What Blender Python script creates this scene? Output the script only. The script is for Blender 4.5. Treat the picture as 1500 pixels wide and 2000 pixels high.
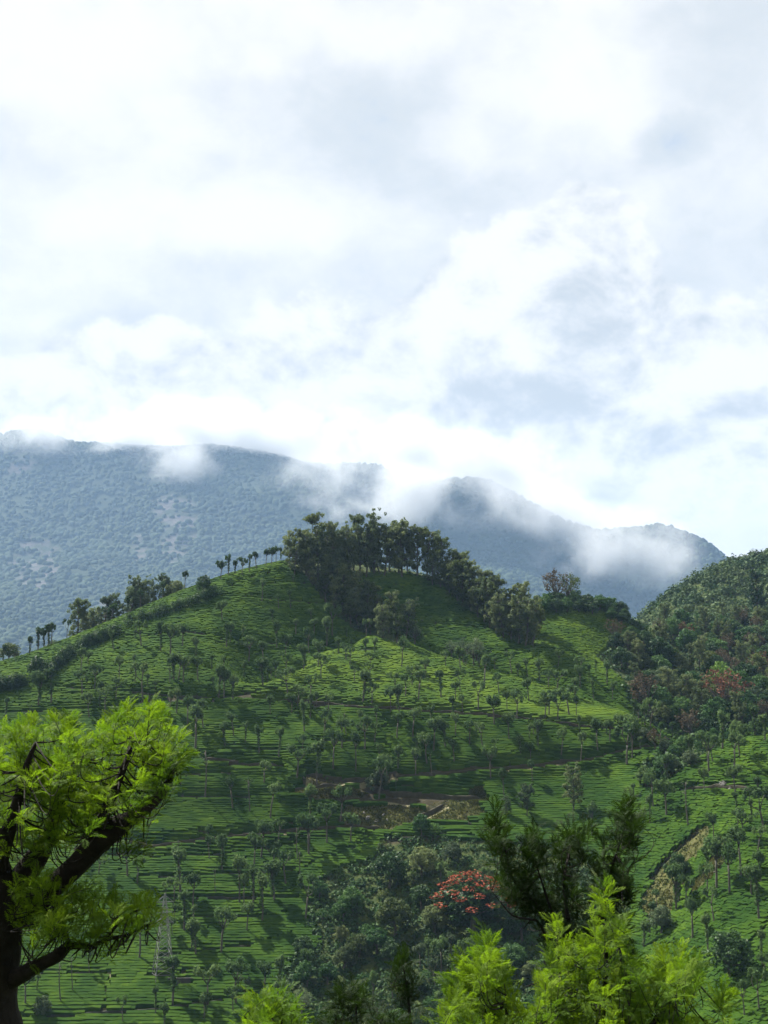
import bpy, math, random
import numpy as np
from mathutils import Vector, Matrix, Euler

for o in list(bpy.data.objects):
    bpy.data.objects.remove(o)
R = math.radians
SC = bpy.context.scene
COL = SC.collection

# ------------------------------------------------------------------ camera
F = 2747.0                      # focal length in photograph pixels (1500 x 2000)
PITCH = math.atan(450.0 / F)
cam_d = bpy.data.cameras.new('camera')
cam = bpy.data.objects.new('camera', cam_d)
COL.objects.link(cam)
cam.location = (0, 0, 0)
cam.rotation_euler = (R(90) + PITCH, 0, 0)
cam_d.sensor_fit = 'VERTICAL'
cam_d.sensor_height = 36.0
cam_d.lens = 36.0 * F / 2000.0
cam_d.clip_start = 0.2
cam_d.clip_end = 30000
SC.camera = cam

# ------------------------------------------------------------------ light
SUN_EL, SUN_AZ = R(52), R(-50)          # azimuth measured from +Y, negative to -X
sd = bpy.data.lights.new('sun', 'SUN')
sd.energy = 5.0
sd.angle = R(0.6)
sd.color = (1.0, 0.95, 0.86)
sun = bpy.data.objects.new('sun', sd)
COL.objects.link(sun)
sdir = Vector((math.sin(SUN_AZ) * math.cos(SUN_EL), math.cos(SUN_AZ) * math.cos(SUN_EL), math.sin(SUN_EL)))
sun.rotation_euler = sdir.to_track_quat('Z', 'Y').to_euler()
SC.view_settings.view_transform = 'Standard'
SC.view_settings.look = 'None'
SC.view_settings.exposure = 1.75
SC.view_settings.gamma = 1.0
SC.view_settings.use_curve_mapping = False
SC.render.engine = 'CYCLES'
SC.cycles.max_bounces = 5
SC.cycles.diffuse_bounces = 2
SC.cycles.glossy_bounces = 2
SC.cycles.transmission_bounces = 3
SC.cycles.transparent_max_bounces = 6
SC.cycles.volume_bounces = 3
SC.cycles.use_denoising = True
SC.cycles.volume_step_rate = 0.5
SC.cycles.volume_max_steps = 256

# ------------------------------------------------------------------ pixel helpers
cp, sp = math.cos(PITCH), math.sin(PITCH)

def ray(px, py):
    u = (np.asarray(px, float) - 750.0) / F
    v = (1000.0 - np.asarray(py, float)) / F
    return u, cp - v * sp, sp + v * cp

def at(px, py, Y):
    dx, dy, dz = ray(px, py)
    k = Y / dy
    return np.array([dx * k, dy * k, dz * k])

def proj(x, y, z):
    d = y * cp + z * sp
    u = x / d
    v = (-y * sp + z * cp) / d
    return 750 + u * F, 1000 - v * F

# ------------------------------------------------------------------ sky
def build_world():
    w = bpy.data.worlds.new('World')
    SC.world = w
    w.use_nodes = True
    nt = w.node_tree
    for n in list(nt.nodes):
        nt.nodes.remove(n)
    N, L = nt.nodes.new, nt.links.new

    def val(x, sock):
        if isinstance(x, (int, float)):
            sock.default_value = x
        elif isinstance(x, (tuple, list)):
            sock.default_value = x
        else:
            L(x, sock)

    def m(op, a, b=0.0, c=None, clamp=False):
        n = N('ShaderNodeMath'); n.operation = op; n.use_clamp = clamp
        val(a, n.inputs[0]); val(b, n.inputs[1])
        if c is not None:
            val(c, n.inputs[2])
        return n.outputs[0]

    def vm(op, a, b=(0, 0, 0)):
        n = N('ShaderNodeVectorMath'); n.operation = op
        val(a, n.inputs[0]); val(b, n.inputs[1])
        return n.outputs['Value'] if op in ('DOT_PRODUCT', 'LENGTH') else n.outputs[0]

    def noise(v, scale, detail=6, rough=0.55, dist=0.0):
        n = N('ShaderNodeTexNoise')
        L(v, n.inputs['Vector'])
        n.inputs['Scale'].default_value = scale
        n.inputs['Detail'].default_value = detail
        n.inputs['Roughness'].default_value = rough
        n.inputs['Distortion'].default_value = dist
        return n.outputs['Fac'], n.outputs['Color']

    def sstep(a, lo, hi):
        n = N('ShaderNodeMapRange'); n.interpolation_type = 'SMOOTHSTEP'
        val(a, n.inputs['Value'])
        n.inputs['From Min'].default_value = lo; n.inputs['From Max'].default_value = hi
        return n.outputs['Result']

    def mixc(f, a, b):
        n = N('ShaderNodeMix'); n.data_type = 'RGBA'
        val(f, n.inputs[0])
        for x, s in ((a, n.inputs[6]), (b, n.inputs[7])):
            if isinstance(x, tuple):
                s.default_value = (*x, 1)
            else:
                L(x, s)
        return n.outputs[2]

    tc = N('ShaderNodeTexCoord')
    D = tc.outputs['Generated']
    Ds = vm('MULTIPLY', D, (1, 1, 1.35))
    sep = N('ShaderNodeSeparateXYZ'); L(D, sep.inputs[0])
    az = m('ARCTAN2', sep.outputs[0], sep.outputs[1])
    el = m('ARCSINE', sep.outputs[2])
    cb = N('ShaderNodeCombineXYZ'); L(az, cb.inputs[0]); L(el, cb.inputs[1])
    A = cb.outputs[0]
    # turbulent warp of the cloud positions
    _, c1 = noise(Ds, 7.0, 2, 0.5)
    _, c2 = noise(Ds, 26.0, 4, 0.6)
    w1 = vm('MULTIPLY', vm('SUBTRACT', c1, (0.5, 0.5, 0.5)), (0.075, 0.06, 0))
    w2 = vm('MULTIPLY', vm('SUBTRACT', c2, (0.5, 0.5, 0.5)), (0.028, 0.028, 0))
    W = vm('ADD', A, vm('ADD', w1, w2))

    def pix(px, py):
        dx, dy, dz = ray(px, py)
        n = math.sqrt(dx * dx + dy * dy + dz * dz)
        return math.atan2(dx, dy), math.asin(dz / n)

    def blobs(lst, coord):
        out = None
        for (px, py, rx, ry, amp) in lst:
            a, e = pix(px, py)
            sx, sy = F / (rx * 1.9), F / (ry * 1.9)
            n = N('ShaderNodeVectorMath'); n.operation = 'MULTIPLY_ADD'
            L(coord, n.inputs[0]); n.inputs[1].default_value = (sx, sy, 0); n.inputs[2].default_value = (-a * sx, -e * sy, 0)
            d = n.outputs[0]
            r = N('ShaderNodeMapRange'); r.interpolation_type = 'SMOOTHSTEP'
            L(vm('LENGTH', d), r.inputs['Value'])
            r.inputs['To Min'].default_value = amp; r.inputs['To Max'].default_value = 0.0
            out = r.outputs[0] if out is None else m('ADD', out, r.outputs[0])
        return out

    nf, _ = noise(Ds, 9.0, 6, 0.55, 0.25)
    # thin high layer: white with pale blue openings
    lay = [(600, 175, 260, 70, -0.42), (770, 285, 100, 75, -0.55), (1315, 255, 60, 40, -0.75), (1190, 300, 90, 50, -0.30),
           (450, 60, 150, 40, -0.25), (180, 345, 120, 40, -0.22), (880, 400, 180, 80, -0.42), (330, 545, 240, 60, -0.34),
           (250, 670, 110, 60, -0.55), (1430, 140, 130, 220, -0.34), (820, 540, 150, 60, -0.34),
           (160, 60, 300, 120, 0.35), (690, 70, 160, 60, 0.3), (900, 310, 100, 45, 0.30),
           (1060, 190, 130, 40, 0.25), (300, 430, 330, 60, 0.25), (1400, 480, 150, 200, -0.25)]
    hb = m('ADD', m('ADD', blobs(lay, W), m('MULTIPLY', m('SUBTRACT', nf, 0.5), 1.5)), 0.70)
    nh, _ = noise(Ds, 34.0, 5, 0.62, 0.4)
    hb = m('ADD', hb, m('MULTIPLY', m('SUBTRACT', nh, 0.5), 0.55))
    high = mixc(sstep(hb, 0.0, 1.05), (0.71, 0.745, 0.765), (1.02, 1.0, 0.975))
    # heaped low cloud: mask and a light side towards the sun (up and left)
    cum = [(1150, 400, 85, 70, 1.0), (1060, 480, 110, 80, 0.9), (960, 560, 130, 90, 0.9), (1205, 490, 60, 90, 0.8), (1090, 600, 190, 120, 0.9),
           (120, 720, 170, 90, 1.0), (400, 750, 200, 80, 1.0), (560, 610, 150, 70, 0.7), (640, 800, 220, 90, 0.9),
           (850, 720, 240, 120, 0.9), (1350, 800, 240, 120, 1.0), (1480, 700, 120, 90, 0.6), (1000, 860, 220, 80, 0.7), (1250, 950, 300, 100, 0.8), (1070, 780, 170, 90, 0.9), (750, 880, 1000, 110, 0.9), (1380, 680, 260, 160, 0.6)]
    c0 = blobs(cum, W)
    nn, _ = noise(Ds, 16.0, 7, 0.6, 0.3)
    no, _ = noise(vm('ADD', Ds, (-0.016, 0.0, 0.027)), 16.0, 5, 0.6, 0.3)
    mask = sstep(m('ADD', c0, m('MULTIPLY', m('SUBTRACT', nn, 0.5), 1.0)), 0.42, 0.66)
    sh = m('ADD', m('MULTIPLY', m('SUBTRACT', nn, no), 2.3), m('MULTIPLY', m('SUBTRACT', nh, 0.5), 0.35))
    gl = [(1090, 790, 150, 70, -0.26), (960, 800, 130, 60, -0.16), (1180, 735, 140, 30, -0.30), (1160, 570, 110, 90, -0.30), (1245, 540, 50, 110, -0.25),
          (700, 690, 150, 50, -0.18), (1060, 410, 130, 60, 0.3), (950, 530, 120, 60, 0.25), (220, 660, 260, 40, 0.25),
          (550, 600, 160, 50, 0.2), (1400, 720, 120, 40, 0.25), (900, 890, 330, 50, -0.2)]
    lum = m('ADD', m('ADD', sh, blobs(gl, W)), 0.70)
    low = mixc(sstep(lum, 0.0, 1.0), (0.60, 0.635, 0.655), (1.02, 1.0, 0.97))
    clouds = mixc(mask, high, low)
    nis = N('ShaderNodeTexSky'); nis.sky_type = 'NISHITA'; nis.sun_disc = False
    nis.sun_elevation = SUN_EL; nis.sun_rotation = SUN_AZ; nis.altitude = 1500
    b1 = N('ShaderNodeBackground'); L(nis.outputs[0], b1.inputs[0]); b1.inputs[1].default_value = 0.05
    b2 = N('ShaderNodeBackground'); L(clouds, b2.inputs[0]); b2.inputs[1].default_value = 0.296
    mx = N('ShaderNodeMixShader')
    cover = sstep(m('MAXIMUM', m('ADD', hb, 0.6), mask), 0.0, 0.7)
    L(cover, mx.inputs[0]); L(b1.outputs[0], mx.inputs[1]); L(b2.outputs[0], mx.inputs[2])
    out = N('ShaderNodeOutputWorld')
    L(mx.outputs[0], out.inputs[0])
    w.cycles.sampling_method = 'MANUAL'
    w.cycles.sample_map_resolution = 256
build_world()

# ------------------------------------------------------------------ numeric helpers
def hash2(ix, iy, seed):
    h = (ix.astype(np.int64) * 374761393 + iy.astype(np.int64) * 668265263 + seed * 974634077) & 0xFFFFFFFF
    h = ((h ^ (h >> 13)) * 1274126177) & 0xFFFFFFFF
    return ((h ^ (h >> 16)) & 0xFFFFFF) / float(0xFFFFFF)

def vnoise(x, y, seed=0):
    x = np.asarray(x, float); y = np.asarray(y, float)
    ix = np.floor(x); iy = np.floor(y)
    fx = x - ix; fy = y - iy
    fx = fx * fx * (3 - 2 * fx); fy = fy * fy * (3 - 2 * fy)
    a = hash2(ix, iy, seed); b = hash2(ix + 1, iy, seed); c = hash2(ix, iy + 1, seed); d = hash2(ix + 1, iy + 1, seed)
    return (a * (1 - fx) + b * fx) * (1 - fy) + (c * (1 - fx) + d * fx) * fy

def fbm(x, y, oct=4, seed=0):
    s = 0; a = 0.5
    for i in range(oct):
        s = s + a * (vnoise(x, y, seed + i) - 0.5)
        x = x * 2.03 + 7.1; y = y * 2.03 + 3.7; a *= 0.5
    return s

def sst(a, lo, hi):
    t = np.clip((a - lo) / (hi - lo), 0, 1)
    return t * t * (3 - 2 * t)

class TPS:
    def __init__(self, pts, s=100.0, reg=1e-3):
        p = np.array(pts, float); self.s = s
        self.c = p[:, :2] / s; z = p[:, 2]; n = len(p)
        d = np.linalg.norm(self.c[:, None] - self.c[None], axis=2)
        K = self.k(d) + reg * np.eye(n)
        P = np.hstack([np.ones((n, 1)), self.c])
        A = np.zeros((n + 3, n + 3)); A[:n, :n] = K; A[:n, n:] = P; A[n:, :n] = P.T
        self.w = np.linalg.solve(A, np.concatenate([z, np.zeros(3)]))
    @staticmethod
    def k(d):
        return np.where(d > 1e-9, d * d * np.log(np.maximum(d, 1e-9)), 0)
    def __call__(self, x, y):
        sh = np.shape(x)
        q = np.stack([np.ravel(x), np.ravel(y)], 1) / self.s
        out = np.empty(len(q)); n = len(self.c)
        for i in range(0, len(q), 20000):
            b = q[i:i + 20000]
            d = np.sqrt((b[:, None, 0] - self.c[None, :, 0]) ** 2 + (b[:, None, 1] - self.c[None, :, 1]) ** 2)
            out[i:i + 20000] = self.k(d) @ self.w[:n] + self.w[n] + b @ self.w[n + 1:]
        return out.reshape(sh)

def inpoly(px, py, poly):
    px = np.asarray(px, float); py = np.asarray(py, float)
    r = np.zeros(px.shape, bool)
    n = len(poly)
    for i in range(n):
        x1, y1 = poly[i]; x2, y2 = poly[(i + 1) % n]
        c = ((y1 > py) != (y2 > py)) & (px < (x2 - x1) * (py - y1) / (y2 - y1 + 1e-12) + x1)
        r ^= c
    return r

# ------------------------------------------------------------------ object helpers
def mesh_np(name, V, quads=None, tris=None, smooth=False, attr=None):
    """mesh from numpy arrays; attr = {name: per-vertex floats}"""
    me = bpy.data.meshes.new(name)
    V = np.asarray(V, np.float32)
    nq = 0 if quads is None else len(quads)
    nt = 0 if tris is None else len(tris)
    me.vertices.add(len(V))
    me.vertices.foreach_set('co', V.ravel())
    loops = []
    if nq: loops.append(np.asarray(quads, np.int32).ravel())
    if nt: loops.append(np.asarray(tris, np.int32).ravel())
    lp = np.concatenate(loops)
    me.loops.add(len(lp))
    me.loops.foreach_set('vertex_index', lp)
    me.polygons.add(nq + nt)
    st = np.concatenate([np.arange(nq) * 4, nq * 4 + np.arange(nt) * 3]).astype(np.int32)
    me.polygons.foreach_set('loop_start', st)
    me.polygons.foreach_set('use_smooth', np.full(nq + nt, smooth, bool))
    me.update(calc_edges=True)
    me.validate()
    if attr:
        for k, a in attr.items():
            at_ = me.attributes.new(k, 'FLOAT', 'POINT')
            at_.data.foreach_set('value', np.asarray(a, np.float32))
    return me

def obj(name, me, mat=None, parent=None, loc=(0, 0, 0), rz=0, scale=1, kind=None, label=None, cat=None, group=None):
    o = bpy.data.objects.new(name, me)
    COL.objects.link(o)
    o.location = loc
    o.rotation_euler = (0, 0, rz)
    o.scale = scale if isinstance(scale, tuple) else (scale,) * 3
    if mat is not None:
        if me.materials:
            if me.materials[0] != mat:
                o.material_slots[0].link = 'OBJECT'
                o.material_slots[0].material = mat
        else:
            me.materials.append(mat)
    if parent is not None: o.parent = parent
    if kind: o['kind'] = kind
    if label: o['label'] = label
    if cat: o['category'] = cat
    if group: o['group'] = group
    return o

def empty(name, loc, rz=0, scale=1, label=None, cat=None, group=None):
    o = bpy.data.objects.new(name, None)
    COL.objects.link(o)
    o.empty_display_size = 0.5
    o.location = loc; o.rotation_euler = (0, 0, rz)
    o.scale = scale if isinstance(scale, tuple) else (scale,) * 3
    if label: o['label'] = label
    if cat: o['category'] = cat
    if group: o['group'] = group
    return o

class Geo:
    """collects verts, quads and tris"""
    def __init__(self):
        self.v = []; self.q = []; self.t = []; self.n = 0
    def add(self, V, q=None, t=None):
        V = np.asarray(V, float)
        if q is not None and len(q): self.q.append(np.asarray(q, int) + self.n)
        if t is not None and len(t): self.t.append(np.asarray(t, int) + self.n)
        self.v.append(V); self.n += len(V)
    def tube(self, pts, rad, sides=6, cap=True):
        pts = np.asarray(pts, float); n = len(pts)
        rad = np.broadcast_to(rad, (n,))
        tan = np.gradient(pts, axis=0)
        tan /= np.linalg.norm(tan, axis=1)[:, None] + 1e-9
        V = []
        ref = np.array([0.13, 0.97, 0.2]) if abs(tan[0][1]) < 0.8 else np.array([0.97, 0.1, 0.2])
        for p, t_, r in zip(pts, tan, rad):
            a = np.cross(t_, ref); a /= np.linalg.norm(a) + 1e-9
            b = np.cross(t_, a)
            th = np.arange(sides) / sides * 2 * math.pi
            V.append(p + r * (np.cos(th)[:, None] * a + np.sin(th)[:, None] * b))
        V = np.concatenate(V)
        q = []
        for i in range(n - 1):
            for j in range(sides):
                k = (j + 1) % sides
                q.append((i * sides + j, i * sides + k, (i + 1) * sides + k, (i + 1) * sides + j))
        t = []
        if cap:
            e = (n - 1) * sides
            for j in range(1, sides - 1):
                t.append((e, e + j, e + j + 1)); t.append((0, j + 1, j))
        self.add(V, q, t)
    def box(self, c, s, rz=0):
        x, y, z = np.array(s) / 2.0
        V = np.array([(-x, -y, -z), (x, -y, -z), (x, y, -z), (-x, y, -z), (-x, -y, z), (x, -y, z), (x, y, z), (-x, y, z)])
        ca, sa = math.cos(rz), math.sin(rz)
        V = np.stack([V[:, 0] * ca - V[:, 1] * sa, V[:, 0] * sa + V[:, 1] * ca, V[:, 2]], 1) + np.array(c)
        self.add(V, [(0, 3, 2, 1), (4, 5, 6, 7), (0, 1, 5, 4), (1, 2, 6, 5), (2, 3, 7, 6), (3, 0, 4, 7)])
    def leaves(self, P, Nrm, size, rng, aspect=0.6):
        """diamond leaf-clump quads at P with normals Nrm"""
        n = len(P)
        r = rng.normal(size=(n, 3))
        a = np.cross(Nrm, r); a /= np.linalg.norm(a, axis=1)[:, None] + 1e-9
        b = np.cross(Nrm, a); b /= np.linalg.norm(b, axis=1)[:, None] + 1e-9
        s = (size * rng.uniform(0.6, 1.35, n))[:, None]
        nn = Nrm / (np.linalg.norm(Nrm, axis=1)[:, None] + 1e-9)
        V = np.stack([P - a * s, P - b * s * aspect + nn * s * 0.18, P + a * s, P + b * s * aspect - nn * s * 0.18], 1).reshape(-1, 3)
        self.add(V, np.arange(4 * n).reshape(n, 4))
    def mesh(self, name, smooth=False):
        V = np.concatenate(self.v)
        q = np.concatenate(self.q) if self.q else None
        t = np.concatenate(self.t) if self.t else None
        return mesh_np(name, V, q, t, smooth)

# ------------------------------------------------------------------ materials
def new_mat(name):
    m = bpy.data.materials.new(name); m.use_nodes = True
    nt = m.node_tree
    for n in list(nt.nodes): nt.nodes.remove(n)
    out = nt.nodes.new('ShaderNodeOutputMaterial')
    return m, nt, out

def mixn(nt, f, a, b, mode='MIX'):
    n = nt.nodes.new('ShaderNodeMix'); n.data_type = 'RGBA'; n.blend_type = mode
    for x, s in ((f, n.inputs[0]), (a, n.inputs[6]), (b, n.inputs[7])):
        if isinstance(x, tuple): s.default_value = (*x, 1)
        elif isinstance(x, (int, float)): s.default_value = x
        else: nt.links.new(x, s)
    return n.outputs[2]

def noisen(nt, vec, scale, detail=4, rough=0.55):
    n = nt.nodes.new('ShaderNodeTexNoise')
    n.inputs['Scale'].default_value = scale; n.inputs['Detail'].default_value = detail; n.inputs['Roughness'].default_value = rough
    if vec is not None: nt.links.new(vec, n.inputs['Vector'])
    return n.outputs['Fac']

def rampn(nt, fac, lo, hi):
    n = nt.nodes.new('ShaderNodeMapRange'); n.interpolation_type = 'SMOOTHSTEP'
    nt.links.new(fac, n.inputs['Value'])
    n.inputs['From Min'].default_value = lo; n.inputs['From Max'].default_value = hi
    return n.outputs['Result']

def foliage(name, ca, cb, trans=0.3, tcol=None, rough=0.6, nscale=1.5, tint=None, bump=0.0, cc=None, spec=0.08):
    """leaf material: two leaf colours mixed per object / per patch, some light through the blade"""
    m, nt, out = new_mat(name)
    L = nt.links.new
    geo = nt.nodes.new('ShaderNodeNewGeometry')
    oi = nt.nodes.new('ShaderNodeObjectInfo')
    f1 = rampn(nt, noisen(nt, geo.outputs['Position'], nscale, 3), 0.3, 0.7)
    col = mixn(nt, f1, ca, cb)
    if tint:
        a = nt.nodes.new('ShaderNodeAttribute'); a.attribute_name = tint
        fac = a.outputs['Fac']
    else:
        fac = oi.outputs['Random']
    hsv = nt.nodes.new('ShaderNodeHueSaturation')
    L(col, hsv.inputs['Color'])
    mr = nt.nodes.new('ShaderNodeMapRange'); L(fac, mr.inputs['Value'])
    mr.inputs['To Min'].default_value = 0.72; mr.inputs['To Max'].default_value = 1.3
    L(mr.outputs[0], hsv.inputs['Value'])
    mr2 = nt.nodes.new('ShaderNodeMapRange'); L(fac, mr2.inputs['Value'])
    mr2.inputs['To Min'].default_value = 0.515; mr2.inputs['To Max'].default_value = 0.487
    L(mr2.outputs[0], hsv.inputs['Hue'])
    col = hsv.outputs['Color']
    p = nt.nodes.new('ShaderNodeBsdfPrincipled')
    L(col, p.inputs['Base Color']); p.inputs['Roughness'].default_value = rough
    p.inputs['Specular IOR Level'].default_value = spec
    if bump:
        bn = nt.nodes.new('ShaderNodeBump'); bn.inputs['Strength'].default_value = bump; bn.inputs['Distance'].default_value = 0.2
        L(noisen(nt, geo.outputs['Position'], 5.0, 4, 0.7), bn.inputs['Height'])
        L(bn.outputs[0], p.inputs['Normal'])
    tr = nt.nodes.new('ShaderNodeBsdfTranslucent')
    if tcol:
        tr.inputs[0].default_value = (*tcol, 1)
    else:
        L(col, tr.inputs[0])
    ms = nt.nodes.new('ShaderNodeMixShader'); ms.inputs[0].default_value = trans
    L(p.outputs[0], ms.inputs[1]); L(tr.outputs[0], ms.inputs[2])
    L(ms.outputs[0], out.inputs[0])
    return m

def plain(name, ca, cb, scale=2.0, rough=0.85, bump=0.3, bdist=0.1, detail=6):
    m, nt, out = new_mat(name)
    L = nt.links.new
    geo = nt.nodes.new('ShaderNodeNewGeometry')
    f = noisen(nt, geo.outputs['Position'], scale, detail, 0.6)
    col = mixn(nt, rampn(nt, f, 0.3, 0.7), ca, cb)
    p = nt.nodes.new('ShaderNodeBsdfPrincipled')
    L(col, p.inputs['Base Color']); p.inputs['Roughness'].default_value = rough
    p.inputs['Specular IOR Level'].default_value = 0.2
    if bump:
        bn = nt.nodes.new('ShaderNodeBump'); bn.inputs['Strength'].default_value = bump; bn.inputs['Distance'].default_value = bdist
        L(noisen(nt, geo.outputs['Position'], scale * 3, 6, 0.65), bn.inputs['Height']); L(bn.outputs[0], p.inputs['Normal'])
    L(p.outputs[0], out.inputs[0])
    return m

M = {}
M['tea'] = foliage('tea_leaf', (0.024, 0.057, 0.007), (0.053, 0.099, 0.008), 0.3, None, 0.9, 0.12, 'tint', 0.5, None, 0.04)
M['shade'] = foliage('shade_tree_leaf', (0.044, 0.086, 0.026), (0.080, 0.132, 0.042), 0.42, None, 0.7, 0.8)
M['grove'] = foliage('grove_leaf', (0.058, 0.088, 0.034), (0.115, 0.145, 0.055), 0.45, None, 0.6, 0.5)
M['dark'] = foliage('dark_leaf', (0.018, 0.044, 0.015), (0.036, 0.074, 0.022), 0.3, None, 0.5, 0.6)
M['mid'] = foliage('mid_leaf', (0.028, 0.072, 0.018), (0.055, 0.115, 0.028), 0.35, None, 0.55, 0.6)
M['olive'] = foliage('olive_leaf', (0.040, 0.066, 0.018), (0.074, 0.098, 0.028), 0.4, None, 0.6, 0.6)
M['brown'] = foliage('brown_leaf', (0.050, 0.040, 0.024), (0.078, 0.060, 0.034), 0.25, None, 0.7, 0.7)
M['rust'] = foliage('rust_leaf', (0.085, 0.042, 0.024), (0.125, 0.062, 0.035), 0.25, None, 0.7, 0.7)
M['lime'] = foliage('lime_leaf', (0.055, 0.12, 0.02), (0.10, 0.19, 0.03), 0.3, None, 0.55, 0.7)
M['silver'] = foliage('silver_leaf', (0.046, 0.076, 0.036), (0.084, 0.118, 0.058), 0.4, None, 0.6, 0.8)
M['red'] = foliage('red_blossom', (0.16, 0.034, 0.016), (0.24, 0.066, 0.032), 0.25, None, 0.6, 1.2)
M['hedge'] = foliage('hedge_leaf', (0.013, 0.036, 0.011), (0.030, 0.064, 0.017), 0.2, None, 0.6, 0.5)
M['far'] = foliage('mountain_canopy', (0.011, 0.024, 0.011), (0.026, 0.042, 0.019), 0.1, None, 0.9, 0.004, 'tint')
M['hill'] = foliage('hillside_canopy', (0.025, 0.055, 0.020), (0.065, 0.095, 0.035), 0.15, None, 0.7, 0.05, 'tint')
M['under'] = foliage('undergrowth_leaf', (0.018, 0.045, 0.014), (0.042, 0.085, 0.022), 0.2, None, 0.6, 0.15, 'tint')
M['bright'] = foliage('young_fern_leaf', (0.068, 0.128, 0.006), (0.112, 0.182, 0.010), 0.5, (0.145, 0.25, 0.008), 0.65, 3.0, None, 0, None, 0.12)
M['mature'] = foliage('mature_fern_leaf', (0.006, 0.016, 0.004), (0.015, 0.032, 0.006), 0.25, (0.022, 0.048, 0.005), 0.6, 3.0, None, 0, None, 0.06)
M['bark'] = plain('dark_bark', (0.006, 0.0055, 0.0045), (0.017, 0.015, 0.012), 9.0, 0.95, 0.8, 0.04)
M['trunk'] = plain('grey_trunk', (0.045, 0.042, 0.034), (0.085, 0.080, 0.065), 3.0)
M['soil'] = plain('soil', (0.022, 0.021, 0.011), (0.040, 0.037, 0.020), 0.8)
M['dirt'] = plain('dirt_track', (0.075, 0.074, 0.034), (0.125, 0.115, 0.058), 0.6)
M['bankgrass'] = plain('grassy_bank', (0.085, 0.095, 0.030), (0.15, 0.15, 0.055), 0.5)
M['rock'] = plain('rock', (0.06, 0.058, 0.052), (0.13, 0.125, 0.115), 0.6, 0.9, 0.6, 0.3)
M['steel'] = plain('galvanised_steel', (0.15, 0.155, 0.15), (0.22, 0.225, 0.22), 4.0, 0.5, 0)
M['concrete'] = plain('concrete', (0.035, 0.038, 0.032), (0.06, 0.062, 0.054), 1.5)

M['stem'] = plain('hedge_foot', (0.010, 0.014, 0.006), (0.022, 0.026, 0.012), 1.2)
# ------------------------------------------------------------------ terrain: near hill
ctl = []
def C(*pts):
    for (px, py, Y) in pts:
        if py > 1500 and Y < 380:          # lower face: steep terraces
            f = 1.0 - min(max((px - 1130) / 270.0, 0.0), 1.0)
            Y = Y + f * (5 + (py - 1500) * 0.045)
        ctl.append(tuple(at(px, py, Y)))
def CW(*pts):
    ctl.extend(pts)
def behind(px, py, Y, drops):
    p = at(px, py, Y)
    for dy, dz in drops:
        ctl.append((p[0] * (1 + dy / Y), p[1] + dy, p[2] - dz))

for px in (-350, -100, 0, 150, 300, 450, 600):
    C((px, 1500, 377), (px, 1600, 357), (px, 1700, 337), (px, 1800, 317), (px, 1900, 298), (px, 1990, 280), (px, 2120, 256))
for px in (0, 150, 300, 450, 560):
    C((px, 1420, 392))
C((-350, 1420, 400), (-350, 1400, 410))
# left face up to the ridge that runs down to the left edge
C((0, 1360, 405), (150, 1360, 403), (300, 1360, 402), (420, 1366, 399))
C((150, 1300, 417), (300, 1300, 414), (430, 1300, 415), (300, 1245, 430), (430, 1240, 432), (430, 1185, 446), (560, 1300, 432), (560, 1240, 447), (560, 1180, 459), (650, 1246, 459), (660, 1190, 468), (760, 1200, 474))
C((0, 1318, 416), (100, 1292, 425), (200, 1254, 432), (300, 1214, 439), (400, 1174, 449), (500, 1147, 460), (580, 1136, 468))
ridge = [(-350, 1385, 430), (-150, 1345, 437), (0, 1300, 440), (100, 1265, 450), (200, 1225, 457), (300, 1182, 464), (400, 1143, 474), (500, 1115, 485), (580, 1100, 493)]
for p in ridge:
    C(p); behind(*p, [(14, 4), (45, 30), (110, 95), (220, 150)])
summit = [(640, 1100, 496), (720, 1105, 497), (800, 1115, 495), (860, 1135, 487), (930, 1175, 481), (1000, 1215, 474), (1045, 1245, 468)]
for p in summit:
    C(p)
for p in summit[:4]:
    behind(*p, [(20, 5), (60, 35), (140, 95)])
# face right of the centre under the grove
C((820, 1230, 466), (900, 1240, 464), (960, 1275, 454), (1040, 1290, 446), (820, 1180, 480), (900, 1200, 475))
# sunlit knoll: crest with a shallow dip behind it
C((640, 1300, 422), (720, 1278, 431), (800, 1292, 428), (900, 1322, 420), (1000, 1350, 411), (1100, 1375, 403))
knoll = [(500, 1345, 405), (560, 1318, 416), (640, 1276, 434), (720, 1247, 450), (800, 1262, 447), (900, 1297, 438), (1000, 1327, 428), (1100, 1352, 418), (1200, 1388, 406), (1300, 1440, 394)]
for p in knoll:
    C(p)
for (px, py, Y), dz in zip(knoll, (0.8, 2.2, 2.6, 2.0, 2.8, 3.8, 4.2, 3.8, 3.0, 1.5)):
    behind(px, py, Y, [(11, dz)])
C((640, 1335, 411), (720, 1325, 415), (800, 1345, 410), (900, 1365, 404), (1000, 1385, 398), (1100, 1405, 392),
  (620, 1376, 399), (720, 1386, 396), (820, 1394, 394), (940, 1402, 391), (1060, 1415, 387), (1200, 1430, 384), (1290, 1460, 379))
# saddle and tea patch to the right of the grove
C((1080, 1290, 446), (1150, 1300, 450), (1200, 1330, 440), (1100, 1230, 470), (1180, 1250, 475), (1120, 1195, 486), (1180, 1195, 492), (1240, 1225, 490))
behind(1100, 1190, 492, [(30, 12), (90, 60)]); behind(1200, 1205, 496, [(30, 12), (90, 50)])
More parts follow.
